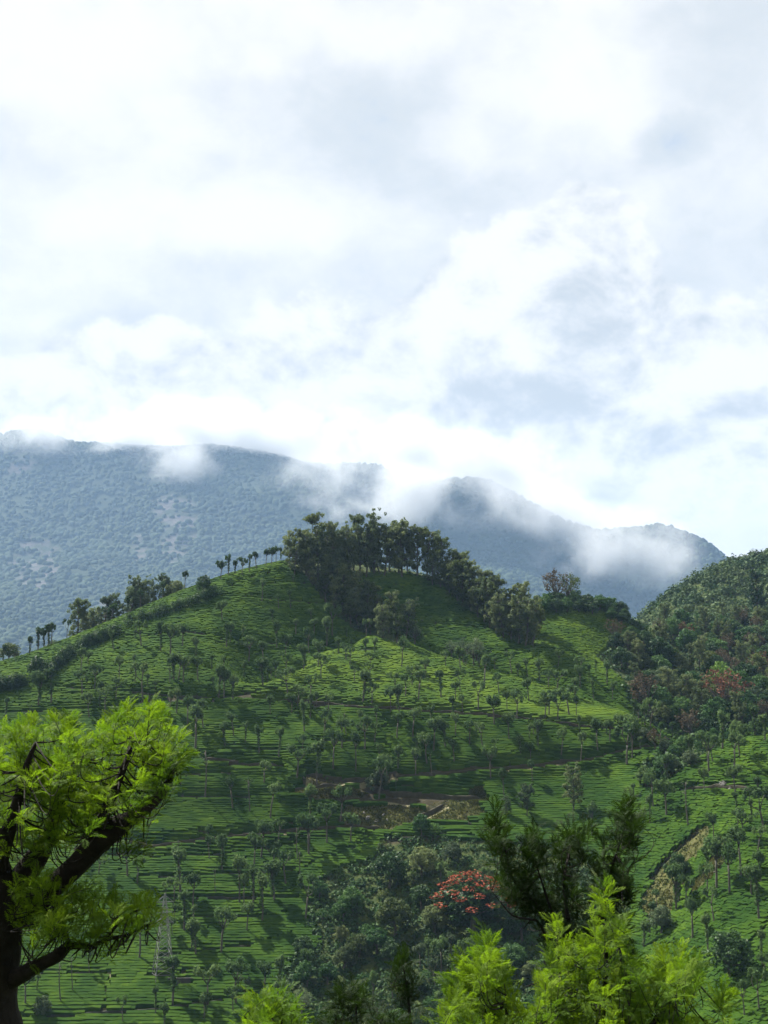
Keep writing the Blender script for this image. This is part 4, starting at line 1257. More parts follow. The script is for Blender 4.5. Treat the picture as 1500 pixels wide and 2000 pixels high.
def put(lst, phrase, kindsel, group, name='tree', cat='tree'):
    p = cast([t[0] for t in lst], [t[1] for t in lst])
    items = [(t[0], t[1], q) for t, q in zip(lst, p)]
    for (it, ph, od) in named(items, phrase):
        kind, mat, h, adj = kindsel(it)
        plant(kind, name, it[2], h, mat, '%s %s, %s from left' % (adj, ph, od), cat, group)
put(g1, 'in the dark grove on the summit', lambda t: ('tall', pr.choice(['grove', 'grove', 'grove', 'olive']), pr.uniform(16.5, 22) if t[0] > 600 else pr.uniform(13, 16), 'tall tree'), 'summit grove trees', 'grove_tree')
put(g2, 'in the tree tongue below the summit', lambda t: ('tall', pr.choice(['grove', 'grove', 'olive', 'grove']), pr.uniform(11.5, 15.5), 'loose feathery tree'), 'summit grove trees', 'grove_tree')
put(g3, 'in the line down the hill shoulder', lambda t: ('tall', pr.choice(['grove', 'grove', 'olive']), pr.uniform(13, 18), 'tall leaning tree'), 'summit grove trees', 'grove_tree')
g4 = [(882, 1290), (905, 1300), (925, 1305), (810, 1262), (932, 1296)]
put(g4, 'in the clump behind the knoll crest', lambda t: ('bare', 'silver', pr.uniform(6, 9), 'wispy tree'), 'clump behind the knoll')
# trees behind the left ridge
lb = [(160, 1225), (178, 1218), (196, 1213), (214, 1205), (232, 1200), (250, 1194), (268, 1188), (286, 1180), (300, 1176), (320, 1170), (130, 1240), (112, 1250), (345, 1158), (30, 1290), (70, 1276)]
lb_items = []
for (x, y) in lb:
    q = cast([x], [y + 14])[0]
    Yb = q[1] + pr.uniform(14, 34)
    X = (x - 750) / F * Yb / (cp)
    lb_items.append((x, y, np.array([X, Yb, float(lookup(GH, X, Yb))])))
for (it, ph, od) in named(lb_items, 'behind the ridge'):
    plant('tall' if 140 < it[0] < 335 else 'round', 'ridge_tree', it[2], (pr.uniform(15, 19) if 140 < it[0] < 335 else pr.uniform(7, 9)), pr.choice(['grove', 'silver']), 'grey-green tree %s, %s from left' % (ph, od), 'tree', 'trees behind the ridge')
p = cast([396], [1166])[0]
plant('round', 'ridge_tree', p, 7.5, 'dark', 'compact dark tree standing at the top end of the ridge hedge', 'tree', None, 1, 0.8)
p = cast([70], [1330])[0]
plant('round', 'ridge_tree', p, 7.5, 'dark', 'dark leafy tree at the lower end of the ridge hedge', 'tree', None, 2, 0.85)

# mixed wood on the right
SPECIAL = [  # px, py base, kind, material, height, label
    (1339, 1262, 'bare', 'rust', 9.5, 'orange-brown tree high in the mixed wood'),
    (1416, 1408, 'bare', 'rust', 16, 'large rust-red thin-leaved tree low in the mixed wood'),
    (1268, 1400, 'bare', 'brown', 13, 'brown half-bare tree at the near corner of the mixed wood'),
    (1471, 1268, 'round', 'olive', 10, 'yellowish olive tree near the picture edge in the wood'),
    (1408, 1350, 'round', 'lime', 10, 'fresh light green tree in the middle of the wood'),
    (1482, 1320, 'bare', 'rust', 9, 'pinkish-brown tree at the picture edge in the wood'),
    (1287, 1312, 'round', 'dark', 13, 'big very dark round tree at the saddle end of the wood'),
    (1480, 1205, 'tall', 'dark', 22, 'tall dark tree standing above the wood at the picture edge'),
    (1225, 1300, 'tall', 'grove', 12, 'slim grey-green tree beside the saddle tea patch'),
    (1245, 1320, 'tall', 'grove', 13, 'slim drooping tree next to the dark round tree'),
    (1085, 1180, 'bare', 'brown', 13, 'dry brownish tree rising over the saddle, left one'),
    (1110, 1182, 'bare', 'olive', 12, 'dry olive tree rising over the saddle, right one'),
    (1280, 1470, 'bare', 'brown', 6, 'low dry brown bush tree where the track meets the wood'),
]
sx = cast([s[0] for s in SPECIAL], [s[1] for s in SPECIAL])
for s, q in zip(SPECIAL, sx):
    plant(s[2], 'woodland_tree', q, s[4], s[3], s[5], 'tree', 'trees of the mixed wood')
wood = scatter([(1190, 1262), (1250, 1240), (1300, 1225), (1400, 1212), (1560, 1200), (1560, 1400), (1430, 1440), (1360, 1480), (1335, 1450), (1240, 1400), (1215, 1335)], 125, 4.6, 21, 400, 760)
for (it, ph, od) in named(wood, 'in the mixed wood'):
    u = pr.random()
    kind, mat, adj = ('round', 'dark', 'dark green tree') if u < 0.30 else ('round', 'mid', 'mid green tree') if u < 0.5 else ('round', 'olive', 'olive tree') if u < 0.66 else ('tall', 'grove', 'slim grey-green tree') if u < 0.8 else ('bare', 'brown', 'brownish tree') if u < 0.93 else ('round', 'silver', 'pale tree')
    h = pr.uniform(7, 11) * (1.25 if kind == 'tall' else 1)
    plant(kind, 'woodland_tree', it[2], h, mat, '%s %s, %s from left' % (adj, ph, od), 'tree', 'trees of the mixed wood')
sad = scatter([(1045, 1185), (1165, 1178), (1200, 1195), (1235, 1222), (1210, 1225), (1165, 1205), (1050, 1205)], 22, 3.2, 25, 440, 560)
for (it, ph, od) in named(sad, 'on the brow above the saddle tea'):
    plant('round', 'woodland_tree', it[2], pr.uniform(4.5, 7), pr.choice(['dark', 'dark', 'mid']), 'low dark tree %s, %s from left' % (ph, od), 'tree', 'dark trees on the saddle brow')
edge_t = [(1235, 1440), (1255, 1455), (1300, 1475), (1318, 1488), (1335, 1478), (1350, 1500), (1295, 1520), (1312, 1512), (1280, 1545), (1262, 1538), (1372, 1470), (1392, 1458), (1428, 1452), (1450, 1446), (1478, 1440)]
put(edge_t, 'along the seam of wood and tea', lambda t: ('round', pr.choice(['mid', 'shade', 'silver']), pr.uniform(4.2, 6), 'small bushy tree'), 'bushes along the seam', 'bushy_tree')

# feathery single trees on the terraces
for (x, y, kind, mat, h, lab) in [(1029, 1604, 'tall', 'silver', 9.5, 'large feathery pale tree standing alone in the combed rows'), (1120, 1590, 'tall', 'grove', 12.5, 'tall open tree standing alone right of the feathery tree'), (738, 1552, 'round', 'silver', 7, 'bushy round tree on the upper brown track'),
        (992, 1598, 'tall', 'silver', 6.0, 'small grey feathery tree beside the large feathery one'), (1324, 1725, 'round', 'dark', 6.5, 'bushy dark tree in the grassy slide scar'), (1292, 1830, 'round', 'silver', 6.5, 'grey spreading tree below the slide scar'),
        (83, 1992, 'round', 'silver', 5.0, 'pale grey bush tree at the foot of the terraces'), (1425, 1918, 'round', 'dark', 9.5, 'wide dark tree on the lower tea slope'), (154, 1700, 'bare', 'shade', 6.0, 'thin tree half hidden behind the big near limb')]:
    q = cast([x], [y])[0]
    plant(kind, 'lone_tree', q, h, mat, lab, 'tree', None)

# red flowering tree: dark green crown with a cap of blossom
q = cast([925], [1822])[0]
red = plant('round', 'flowering_tree', q, 13.0, 'dark', 'dark tree capped with bright red blossom in the gully', 'tree', None, 3, 1.45)
rr = np.random.default_rng(77); gb = Geo()
lobb = []
for k in range(34):
    a = k * 2.4; f = math.sqrt((k + 0.5) / 34); rad_ = 4.3 * f
    lobb.append((np.array([math.cos(a) * rad_ - 0.3, math.sin(a) * rad_, 8.7 - 4.6 * f * f + rr.uniform(-.2, .3)]), (0.75, 0.75, 0.42)))
lobes_leaves(gb, lobb, 95, 0.17, rr, 0.6, 0.7)
obj('blossom', gb.mesh('blossom'), M['red'], red)['label'] = 'bright red blossom covering the crown'

GS_ = [  # px, py base, kind, material, height, label
    (760, 1735, 'round', 'dark', 8.5, 'large dark rounded tree at the top of the gully'),
    (824, 1718, 'round', 'grove', 8.0, 'dark grey-green tree right of the large gully tree'),
    (884, 1690, 'round', 'silver', 5.5, 'pale-topped low tree at the upper rim of the gully'),
    (772, 1832, 'round', 'olive', 8.5, 'brownish olive broad tree left of the red blossom'),
    (850, 1830, 'round', 'grove', 7.0, 'dull dark tree just left of the red blossom'),
    (690, 1790, 'round', 'mid', 6.5, 'green tree leaning out at the left rim of the gully'),
    (670, 1800, 'round', 'mid', 5.5, 'small green tree at the left rim of the gully'),
    (700, 1880, 'round', 'olive', 6.5, 'olive layered tree below the broad brownish tree'),
    (735, 1870, 'round', 'mid', 6.5, 'green layered tree beside the olive layered one'),
    (600, 1930, 'round', 'mid', 5.5, 'low dense green tree at the foot of the terraces'),
    (640, 1925, 'round', 'mid', 5.0, 'second low dense green tree at the foot of the terraces'),
    (1020, 1840, 'round', 'dark', 8.0, 'dark tree right of the red blossom'),
    (1060, 1800, 'round', 'dark', 8.0, 'dark tree behind the near dark branches'),
    (1000, 1905, 'round', 'mid', 7.0, 'green tree under the red blossom'),
    (590, 1990, 'bare', 'silver', 5.5, 'thin grey scrub tree low in the gully, left'),
    (680, 1992, 'bare', 'silver', 6.5, 'thin grey scrub tree low in the gully, right'),
]
q = cast([s[0] for s in GS_], [s[1] for s in GS_])
for s, w_ in zip(GS_, q):
    plant(s[2], 'gully_tree', w_, s[4], s[3], s[5], 'tree', 'gully trees', width=1.1)
gul = scatter(GULLY, 95, 3.0, 33, 240, 360)
for (it, ph, od) in named(gul, 'in the gully thicket'):
    u = pr.random()
    if u < 0.55: plant('shrub', 'shrub', it[2], pr.uniform(2.2, 3.6), pr.choice(['mid', 'dark', 'mid', 'olive']), 'leafy shrub %s, %s from left' % (ph, od), 'shrub', 'gully shrubs')
    elif u < 0.85: plant('round', 'gully_tree', it[2], pr.uniform(4.0, 6.0), pr.choice(['dark', 'mid', 'grove']), 'small round tree %s, %s from left' % (ph, od), 'tree', 'gully trees')
    else: plant('shade', 'shade_tree', it[2], pr.uniform(4.5, 6), 'shade', 'pollarded tree %s, %s from left' % (ph, od), 'tree', 'shade trees in the tea', pr.choice([0, 2, 5]))
low = [(835, 1890), (862, 1905), (880, 1885), (822, 1900), (850, 1935), (905, 1900), (730, 1960), (455, 1985), (480, 1970), (400, 1995), (545, 1975), (515, 1950)]
put(low, 'at the foot of the gully', lambda t: ('shade', pr.choice(['silver', 'shade']), pr.uniform(5, 7.5), 'pale round-headed tree'), 'shade trees in the tea', 'shade_tree')

# ------------------------------------------------------------------ undergrowth and hedges
def under(name, poly, n, ymin, ymax, lab, seed, rmin=0.5, rmax=1.3):
    r = np.random.default_rng(seed)
    xs = [p[0] for p in poly]; ys = [p[1] for p in poly]
    px = r.uniform(min(xs), max(xs), n); py = r.uniform(min(ys), max(ys), n)
    k = inpoly(px, py, poly); w = cast(px[k], py[k])
    w = w[(w[:, 1] > ymin) & (w[:, 1] < ymax)]
    rad = r.uniform(rmin, rmax, len(w))
    obj(name, leafy_mesh(name, w[:, 0], w[:, 1], w[:, 2] + 0.15, rad, rad * 0.9, 22, 0.62, seed), M['under'], kind='stuff', label=lab, cat='undergrowth')
under('undergrowth', GULLY, 4200, 240, 372, 'dense green undergrowth filling the gully between the trees', 51)
under('undergrowth', WOOD_R, 4500, 360, 760, 'dark undergrowth between the trees of the mixed wood', 52, 0.8, 2.2)
under('undergrowth', [(555, 1085), (640, 1085), (760, 1095), (860, 1115)] + GROVE[1:-3] + [(1050, 1210), (980, 1165), (900, 1115)], 2200, 436, 540, 'dark bushy floor under the summit grove', 53, 0.4, 0.9)

for hi, pts in enumerate(HEDGES):
    pts = np.array(pts, float)
    n = 30
    d = np.concatenate([[0], np.cumsum(np.hypot(*np.diff(pts, axis=0).T))])
    s = np.linspace(0, d[-1], n)
    w = cast(np.interp(s, d, pts[:, 0]), np.interp(s, d, pts[:, 1]) + 5)
    base = w[0].copy()
    r = np.random.default_rng(600 + hi); gf, gs = Geo(), Geo(); lob = []
    for p in w:
        for k in range(4):
            c = p - base + np.array([r.normal(0, .8), r.normal(0, .8), r.uniform(0.6, 3.6)])
            q_ = r.uniform(0.9, 1.5)
            lob.append((c, (q_, q_, q_)))
        gs.tube(np.array([p - base - [0, 0, .3], p - base + [r.normal(0, .2), r.normal(0, .2), 1.8]]), (0.07, 0.04), 4)
    lobes_leaves(gf, lob, 60, 0.2, r, 0.35, 0.6)
    e = empty('hedge', base, 0, 1, ['tall dark hedge running up the ridge to the compact dark tree', 'short hedge in the middle of the ridge slope', 'hedge stretch at the lower end of the ridge slope', 'low hedge at the picture edge below the ridge'][hi], 'hedge', 'hedges along the ridge')
    obj('foliage', gf.mesh('hedge_foliage'), M['hedge'], e)
    obj('stems', gs.mesh('hedge_stems'), M['trunk'], e)

# dry grass tufts on the bare scars
def tufts(name, polys, n, lab, seed):
    r = np.random.default_rng(seed); g = Geo()
    for poly in polys:
        xs = [p[0] for p in poly]; ys = [p[1] for p in poly]
        px = r.uniform(min(xs), max(xs), n); py = r.uniform(min(ys), max(ys), n)
        k = inpoly(px, py, poly); w = cast(px[k], py[k])
        w = np.repeat(w, 3, axis=0) + r.normal(0, 0.3, (len(w) * 3, 3)) * np.array([1, 1, 0])
        w[:, 2] = lookup(GH, w[:, 0], w[:, 1]) + 0.18
        nr = r.normal(0, 1, w.shape); nr[:, 2] = np.abs(nr[:, 2]) * 0.8
        g.leaves(w, nr / np.linalg.norm(nr, axis=1)[:, None], 0.30, r, 0.6)
    me = g.mesh(name); a_ = me.attributes.new('tint', 'FLOAT', 'POINT')
    a_.data.foreach_set('value', np.repeat(r.random(len(me.vertices) // 4 + 1), 4)[:len(me.vertices)].astype(np.float32))
    obj(name, me, M['straw'], kind='stuff', label=lab, cat='grass')
M['straw'] = foliage('dry_grass', (0.040, 0.055, 0.012), (0.085, 0.088, 0.026), 0.3, None, 0.9, 0.25, 'tint')
tufts('scar_grass', [SCAR, SCAR2, SCAR3], 1500, 'dry grass on the bare scar between the tracks', 58)
tufts('scar_grass', [SLIDE, SLIDE2, PATCH], 1500, 'yellowish grass on the slide scar', 59)
M['leafgreen'] = foliage('older_fern_leaf', (0.035, 0.080, 0.006), (0.070, 0.130, 0.010), 0.45, (0.085, 0.17, 0.008), 0.6, 3.0, None, 0, None, 0.12)
# ------------------------------------------------------------------ near trees with fern-like leaves
fr = np.random.default_rng(90)
def fern_template(seed, n=9):
    r = np.random.default_rng(seed)
    droop = r.uniform(0.15, 0.55)
    V = []; Tt = []
    def pt(s):
        return np.array([s * (1 - 0.12 * droop * s), 0.04 * math.sin(3 * s + seed), 0.18 * s - droop * s * s])
    prev = None
    for s in np.linspace(0, 1, 5):          # rachis ribbon
        p = pt(s); w = 0.012 * (1.1 - s)
        V += [p + [0, w, 0], p - [0, w, 0]]
        k = len(V)
        if prev is not None:
            Tt += [(k - 4, k - 3, k - 1), (k - 4, k - 1, k - 2)]
        prev = p
    for j in range(n):
        s = 0.16 + 0.84 * j / (n - 1)
        p = pt(s); t = pt(min(s + 0.02, 1.02)) - pt(s - 0.02); t /= np.linalg.norm(t)
        ln = 0.44 * math.sin(math.pi * (0.22 + 0.70 * s)) ** 0.8 + 0.03
        for sd in (-1, 1):
            a = R(r.uniform(36, 52)) * (1 if j < n - 1 else 0.3)
            d = t * math.cos(a) + np.array([0, sd, 0]) * math.sin(a) + np.array([0, 0, r.uniform(-0.15, 0.12)])
            d /= np.linalg.norm(d)
            nrm = np.cross(d, t) * sd; nrm /= np.linalg.norm(nrm) + 1e-9
            u = np.cross(nrm, d)
            w = 0.022
            def lance(b, dd, l, wd):
                k = len(V)
                m_ = b + dd * l * 0.45
                q = np.cross(nrm, dd)
                V.extend([b, m_ + q * wd, b + dd * l - np.array([0, 0, 0.05 * l]), m_ - q * wd])
                Tt.extend([(k, k + 1, k + 2), (k, k + 2, k + 3)])
            lance(p, d, ln, w)
            for f, sg in ((0.30, 1), (0.36, -1)):
                dd = d * 0.75 + u * sg * 0.66; dd /= np.linalg.norm(dd)
                lance(p + d * ln * f, dd, ln * 0.42, w * 0.6)
    return np.array(V), np.array(Tt)
FERN = [fern_template(s) for s in range(8)]

def unit(v):
    return v / (np.linalg.norm(v) + 1e-9)

class Sprays:
    """leaf sprays of one tree: each spray is one part"""
    def __init__(self): self.parts = []
    def spray(self, tip, axis, length, nleaf, lsize, twig_from=None, open_=1.0):
        g = Geo(); tw = Geo()
        axis = unit(np.array(axis, float)); tip = np.array(tip, float)
        base = tip - axis * length
        if twig_from is not None:
            c = np.array(twig_from, float)
            t_ = np.linspace(0, 1, 8)[:, None]
            ctrl = base - axis * np.linalg.norm(base - c) * 0.5
            bz = c * (1 - t_) ** 2 + 2 * ctrl * t_ * (1 - t_) + base * t_ ** 2
            tw.tube(np.vstack([bz, tip]), np.linspace(0.0065, 0.002, 9), 5)
        else:
            tw.tube(np.array([base, tip]), (0.006, 0.003), 4)
        ph0 = fr.uniform(0, 6.28)
        ref = unit(np.cross(axis, [0.3, 0.9, 0.1])); r2 = np.cross(axis, ref)
        for k in range(nleaf):
            f = (k + 0.5) / nleaf
            ph = ph0 + k * 2.4
            side = ref * math.cos(ph) + r2 * math.sin(ph)
            ang = R(fr.uniform(28, 62)) * (1.25 - 0.75 * f) * open_
            d = unit(axis * math.cos(ang) + side * math.sin(ang) + fr.normal(0, 0.08, 3))
            up = np.array([0, 0, 1.0]) - d * d[2]
            if np.linalg.norm(up) < 0.15: up = side
            up = unit(up + fr.normal(0, 0.3, 3)); up = unit(up - d * np.dot(up, d))
            lat = np.cross(up, d)
            Vt, Tt = FERN[fr.integers(0, 8)]
            s = lsize * fr.uniform(0.7, 1.2) * (1.05 - 0.25 * f)
            P = base + axis * length * (0.05 + 0.95 * f) + s * (Vt[:, :1] * d + Vt[:, 1:2] * lat + Vt[:, 2:3] * up)
            g.add(P, None, Tt)
        self.parts.append((g, tw))
    def build(self, parent, loc, lm, name='leaf_spray'):
        for g, tw in self.parts:
            for G_ in (g, tw):
                G_.v = [v - loc for v in G_.v]
            o = obj(name, g.mesh(name), M[lm if (lm != 'bright' or fr.random() > 0.42) else 'leafgreen'], parent)
            obj('twig', tw.mesh('twig', True), M['bark'], o)

def fill(poly, n, dmin, seed):
    r = np.random.default_rng(seed); out = []
    xs = [p[0] for p in poly]; ys = [p[1] for p in poly]
    for _ in range(n * 40):
        x, y = r.uniform(min(xs), max(xs)), r.uniform(min(ys), max(ys))
        if inpoly(np.array([x]), np.array([y]), poly)[0] and all((x - a) ** 2 + (y - b) ** 2 > dmin * dmin for a, b in out):
            out.append((x, y))
        if len(out) >= n: break
    return out

def limb(g, pts, rpx, Y, dep=None, sides=9):
    """a limb along photo points at distance Y (+ per-point depth), radii in photo pixels"""
    P = np.array([at(px, py, Y + (0 if dep is None else dep[i])) for i, (px, py) in enumerate(pts)])
    n = len(P); t = np.linspace(0, n - 1, n * 4)
    Q = np.stack([np.interp(t, np.arange(n), P[:, k]) for k in range(3)], 1)
    for k in range(3):
        Q[1:-1, k] = np.convolve(np.pad(Q[:, k], 1, 'edge'), [0.25, 0.5, 0.25], 'valid')[1:-1]
    rr_ = np.interp(t, np.arange(n), np.array(rpx) * Y / F) * (1 + 0.10 * (vnoise(t * 1.7, t * 0 + len(pts), 5) - 0.5) * 2)
    g.tube(Q, rr_, sides)
    return Q

def nearest(lines, p):
    A = np.concatenate(lines); return A[np.argmin(np.linalg.norm(A - p, axis=1))]

# --- big tree at the left edge
Y0 = 11.0
gb_ = at(-45, 2000, Y0); gz = float(lookup(GH, gb_[0], Y0))
loc = np.array([gb_[0], Y0, gz])
e = empty('near_tree', loc, 0, 1, 'big black-trunked tree with glowing yellow-green fern leaves at picture edge', 'tree')
gt = Geo(); lines = []
pz = np.array([[gb_[0] - 0.05, Y0, gz - 0.5], [gb_[0], Y0, (gz + gb_[2]) / 2], gb_])
gt.tube(pz, (0.42, 0.36, 0.32), 12)
lines.append(limb(gt, [(-45, 2010), (-38, 1920), (-30, 1840), (-22, 1770), (-30, 1700), (-60, 1600), (-90, 1520)], [80, 72, 66, 64, 48, 34, 20], Y0, None, 12))
lines.append(limb(gt, [(0, 1800), (50, 1772), (100, 1735), (150, 1690), (185, 1652), (215, 1622), (262, 1595), (305, 1562), (332, 1525), (340, 1490)], [40, 27, 23, 21, 24, 22, 15, 11, 7, 3], Y0, [0, 0, -.05, -.1, -.15, -.15, -.1, 0, .05, .1], 10))
lines.append(limb(gt, [(-5, 1770), (35, 1725), (65, 1685), (92, 1640), (108, 1590), (130, 1530), (150, 1480)], [34, 26, 22, 18, 13, 8, 4], Y0, [0, .05, .1, .15, .2, .2, .2], 9))
lines.append(limb(gt, [(185, 1652), (200, 1600), (225, 1540), (250, 1480), (262, 1430)], [16, 12, 9, 6, 3], Y0, [-.15, -.2, -.3, -.3, -.3], 8))
lines.append(limb(gt, [(-20, 1730), (5, 1660), (30, 1580), (50, 1500), (70, 1450)], [22, 16, 11, 7, 3], Y0, [0, -.2, -.35, -.4, -.4], 8))
lines.append(limb(gt, [(90, 1645), (112, 1636)], [12, 9], Y0, [.14, .14], 7))
up_lines = list(lines)
low = [limb(gt, [(-10, 1925), (35, 1908), (75, 1885), (112, 1868), (135, 1845), (180, 1850), (205, 1835), (245, 1828), (290, 1806)], [24, 17, 14, 12, 8, 5, 4, 3, 2], Y0, [0, -.1, -.2, -.25, -.3, -.3, -.3, -.3, -.3], 8),
       limb(gt, [(135, 1845), (120, 1800), (112, 1760), (120, 1725)], [6, 4, 3, 2], Y0, [-.3, -.35, -.35, -.3], 6),
       limb(gt, [(205, 1835), (235, 1800), (262, 1780), (292, 1772)], [3, 2.5, 2, 1.5], Y0, [-.3, -.3, -.3, -.3], 6)]
gt.v = [v - loc for v in gt.v]
obj('trunk', gt.mesh('near_trunk', True), M['bark'], e)
S = Sprays()
UP = [(-60, 1440), (0, 1435), (40, 1405), (60, 1430), (110, 1400), (128, 1420), (150, 1440), (205, 1425), (222, 1395), (250, 1385), (300, 1380), (316, 1395), (350, 1432), (368, 1470), (362, 1510), (335, 1545), (318, 1580), (280, 1605), (230, 1620), (160, 1632), (90, 1650), (30, 1660), (-60, 1680)]
cen = at(150, 1660, Y0)
for (x, y) in fill(UP, 280, 9, 5):
    dy = fr.normal(0, 0.42)
    tip = at(x, y, Y0 + dy)
    ax = unit(unit(tip - cen) * 0.55 + np.array([0.12, 0, 0.85]) + fr.normal(0, 0.22, 3))
    S.spray(tip, ax, fr.uniform(0.10, 0.20), int(fr.integers(6, 11)), fr.uniform(0.10, 0.165), nearest(up_lines, tip - ax * 0.15))
for (x, y, ax) in [(48, 1412, (-.2, 0, 1)), (66, 1402, (.1, 0, 1)), (134, 1396, (-.3, 0, 1)), (140, 1408, (.2, 0, 1)), (210, 1408, (.5, 0, .9)), (236, 1388, (-.4, 0, .8)), (250, 1378, (0, 0, 1)), (300, 1382, (.25, 0, 1)), (312, 1388, (.5, 0, .9)), (355, 1432, (.5, 0, .8)), (366, 1468, (.7, 0, .6))]:
    tip = at(x, y + 6, Y0); S.spray(tip, ax, 0.14, 9, 0.14, nearest(up_lines, tip - np.array(ax) * 0.2), 0.75)
LOW = [(35, 1720), (80, 1700), (115, 1735), (150, 1715), (185, 1735), (232, 1735), (235, 1755), (300, 1752), (318, 1785), (280, 1810), (240, 1815), (190, 1835), (130, 1840), (80, 1840), (40, 1800)]
for (x, y) in fill(LOW, 95, 12, 6):
    tip = at(x, y, Y0 - 0.3 + fr.normal(0, 0.25))
    ax = unit(np.array([0.25, 0, 0.8]) + fr.normal(0, 0.3, 3))
    S.spray(tip, ax, fr.uniform(0.08, 0.16), int(fr.integers(4, 8)), fr.uniform(0.11, 0.17), nearest(low, tip - ax * 0.12))
for (x, y) in [(165, 1848), (235, 1848), (215, 1860), (75, 1868), (255, 1660), (275, 1665), (262, 1648), (290, 1655)]:
    tip = at(x, y, Y0 - 0.25); S.spray(tip, (0.5, 0, 0.4), 0.1, 6, 0.12, nearest(low + up_lines, tip))
S.build(e, loc, 'bright')
print('near tree sprays', len(S.parts))

def near_tree(name, label, Y, root, stems, polys, tips, lm, seed, n, dmin, leaf=(0.11, 0.19), depth=0.4, nl=(6, 12), upw=1.0):
    b = at(root[0], root[1], Y); gz = float(lookup(GH, b[0], Y))
    loc = np.array([b[0], Y, gz])
    e = empty(name, loc, 0, 1, label, 'tree')
    g = Geo(); lines = []
    g.tube(np.array([[b[0], Y, gz - 0.4], [b[0] + 0.05, Y, (gz + b[2]) / 2], b]), (0.13, 0.10, 0.08), 9)
    for pts, rp in stems:
        lines.append(limb(g, [root] + pts, [rp * (1 - 0.85 * k / len(pts)) for k in range(len(pts) + 1)], Y, [0] + [fr.normal(0, depth * 0.4) for _ in pts], 7))
    g.v = [v - loc for v in g.v]
    obj('trunk', g.mesh(name + '_trunk', True), M['bark'], e)
    S = Sprays()
    for pi, poly in enumerate(polys):
        for (x, y) in fill(poly, n[pi], dmin, seed + pi):
            tip = at(x, y, Y + fr.normal(0, depth))
            ax = unit(np.array([0.08, 0, upw]) + fr.normal(0, 0.36, 3))
            S.spray(tip, ax, fr.uniform(0.12, 0.26), int(fr.integers(*nl)), fr.uniform(*leaf), nearest(lines, tip - ax * 0.2), fr.uniform(0.8, 1.25))
    for (x, y, ax) in tips:
        tip = at(x, y, Y + fr.normal(0, depth * 0.3))
        S.spray(tip, np.array(ax) + fr.normal(0, 0.12, 3), fr.uniform(0.16, 0.26), int(fr.integers(8, 12)), leaf[1], nearest(lines, tip - unit(np.array(ax, float)) * 0.25), fr.uniform(0.6, 1.0))
    S.build(e, loc, lm)
    return e

near_tree('near_sapling', 'bright yellow-green ferny tree at the picture foot, tallest shoot by the slide scar', 13.0, (1170, 2120),
          [([(1175, 2000), (1185, 1880), (1182, 1760)], 9), ([(1110, 2020), (1095, 1920), (1088, 1830)], 7), ([(1260, 2020), (1320, 1940), (1350, 1890)], 7), ([(1230, 2030), (1230, 1920), (1210, 1850)], 6)],
          [[(1030, 1990), (1062, 1925), (1078, 1850), (1100, 1850), (1130, 1880), (1160, 1840), (1172, 1790), (1205, 1800), (1225, 1860), (1262, 1905), (1320, 1870), (1370, 1895), (1368, 1935), (1320, 1960), (1400, 2020), (1010, 2030)]],
          [(1086, 1806, (0, 0, 1)), (1182, 1728, (0.15, 0, 1)), (1190, 1745, (.5, 0, 1)), (1170, 1760, (-.4, 0, 1)), (1210, 1800, (.3, 0, 1)), (1160, 1800, (-.2, 0, 1)), (1330, 1858, (0, 0, 1)), (1365, 1872, (.4, 0, 1)), (1295, 1870, (-.2, 0, 1)), (1110, 1840, (.3, 0, 1)), (1070, 1860, (-.3, 0, 1)), (1140, 1850, (0, 0, 1)), (1240, 1870, (.1, 0, 1)), (1414, 1940, (.1, 0, 1)), (1404, 1965, (-.2, 0, 1)), (1424, 1950, (.5, 0, .9))],
          'bright', 41, [200], 12)
near_tree('near_sapling', 'bright yellow-green ferny sapling left of the tall shoot at the picture foot', 12.0, (935, 2120),
          [([(940, 2000), (945, 1900), (944, 1850)], 7), ([(900, 2020), (890, 1960), (882, 1930)], 5), ([(985, 2030), (990, 1960), (985, 1920)], 5)],
          [[(872, 1940), (905, 1890), (930, 1860), (958, 1860), (985, 1905), (1010, 1965), (1005, 2020), (868, 2020)]],
          [(947, 1828, (0, 0, 1)), (935, 1850, (-.3, 0, 1)), (958, 1852, (.3, 0, 1)), (905, 1885, (-.2, 0, 1)), (880, 1918, (-.3, 0, 1)), (983, 1900, (.2, 0, 1))],
          'bright', 44, [64], 12)
near_tree('near_sapling', 'small bright ferny sapling top at the picture foot below the terraces', 12.5, (535, 2130),
          [([(535, 2020), (530, 1960)], 6), ([(565, 2030), (570, 1990)], 4), ([(505, 2030), (498, 1980)], 4)],
          [[(480, 1975), (500, 1952), (530, 1945), (560, 1955), (588, 1985), (600, 2020), (480, 2020)]],
          [(525, 1940, (0, 0, 1)), (552, 1942, (.1, 0, 1)), (495, 1955, (-.3, 0, 1)), (580, 1972, (.3, 0, 1))], 'bright', 47, [34], 12)
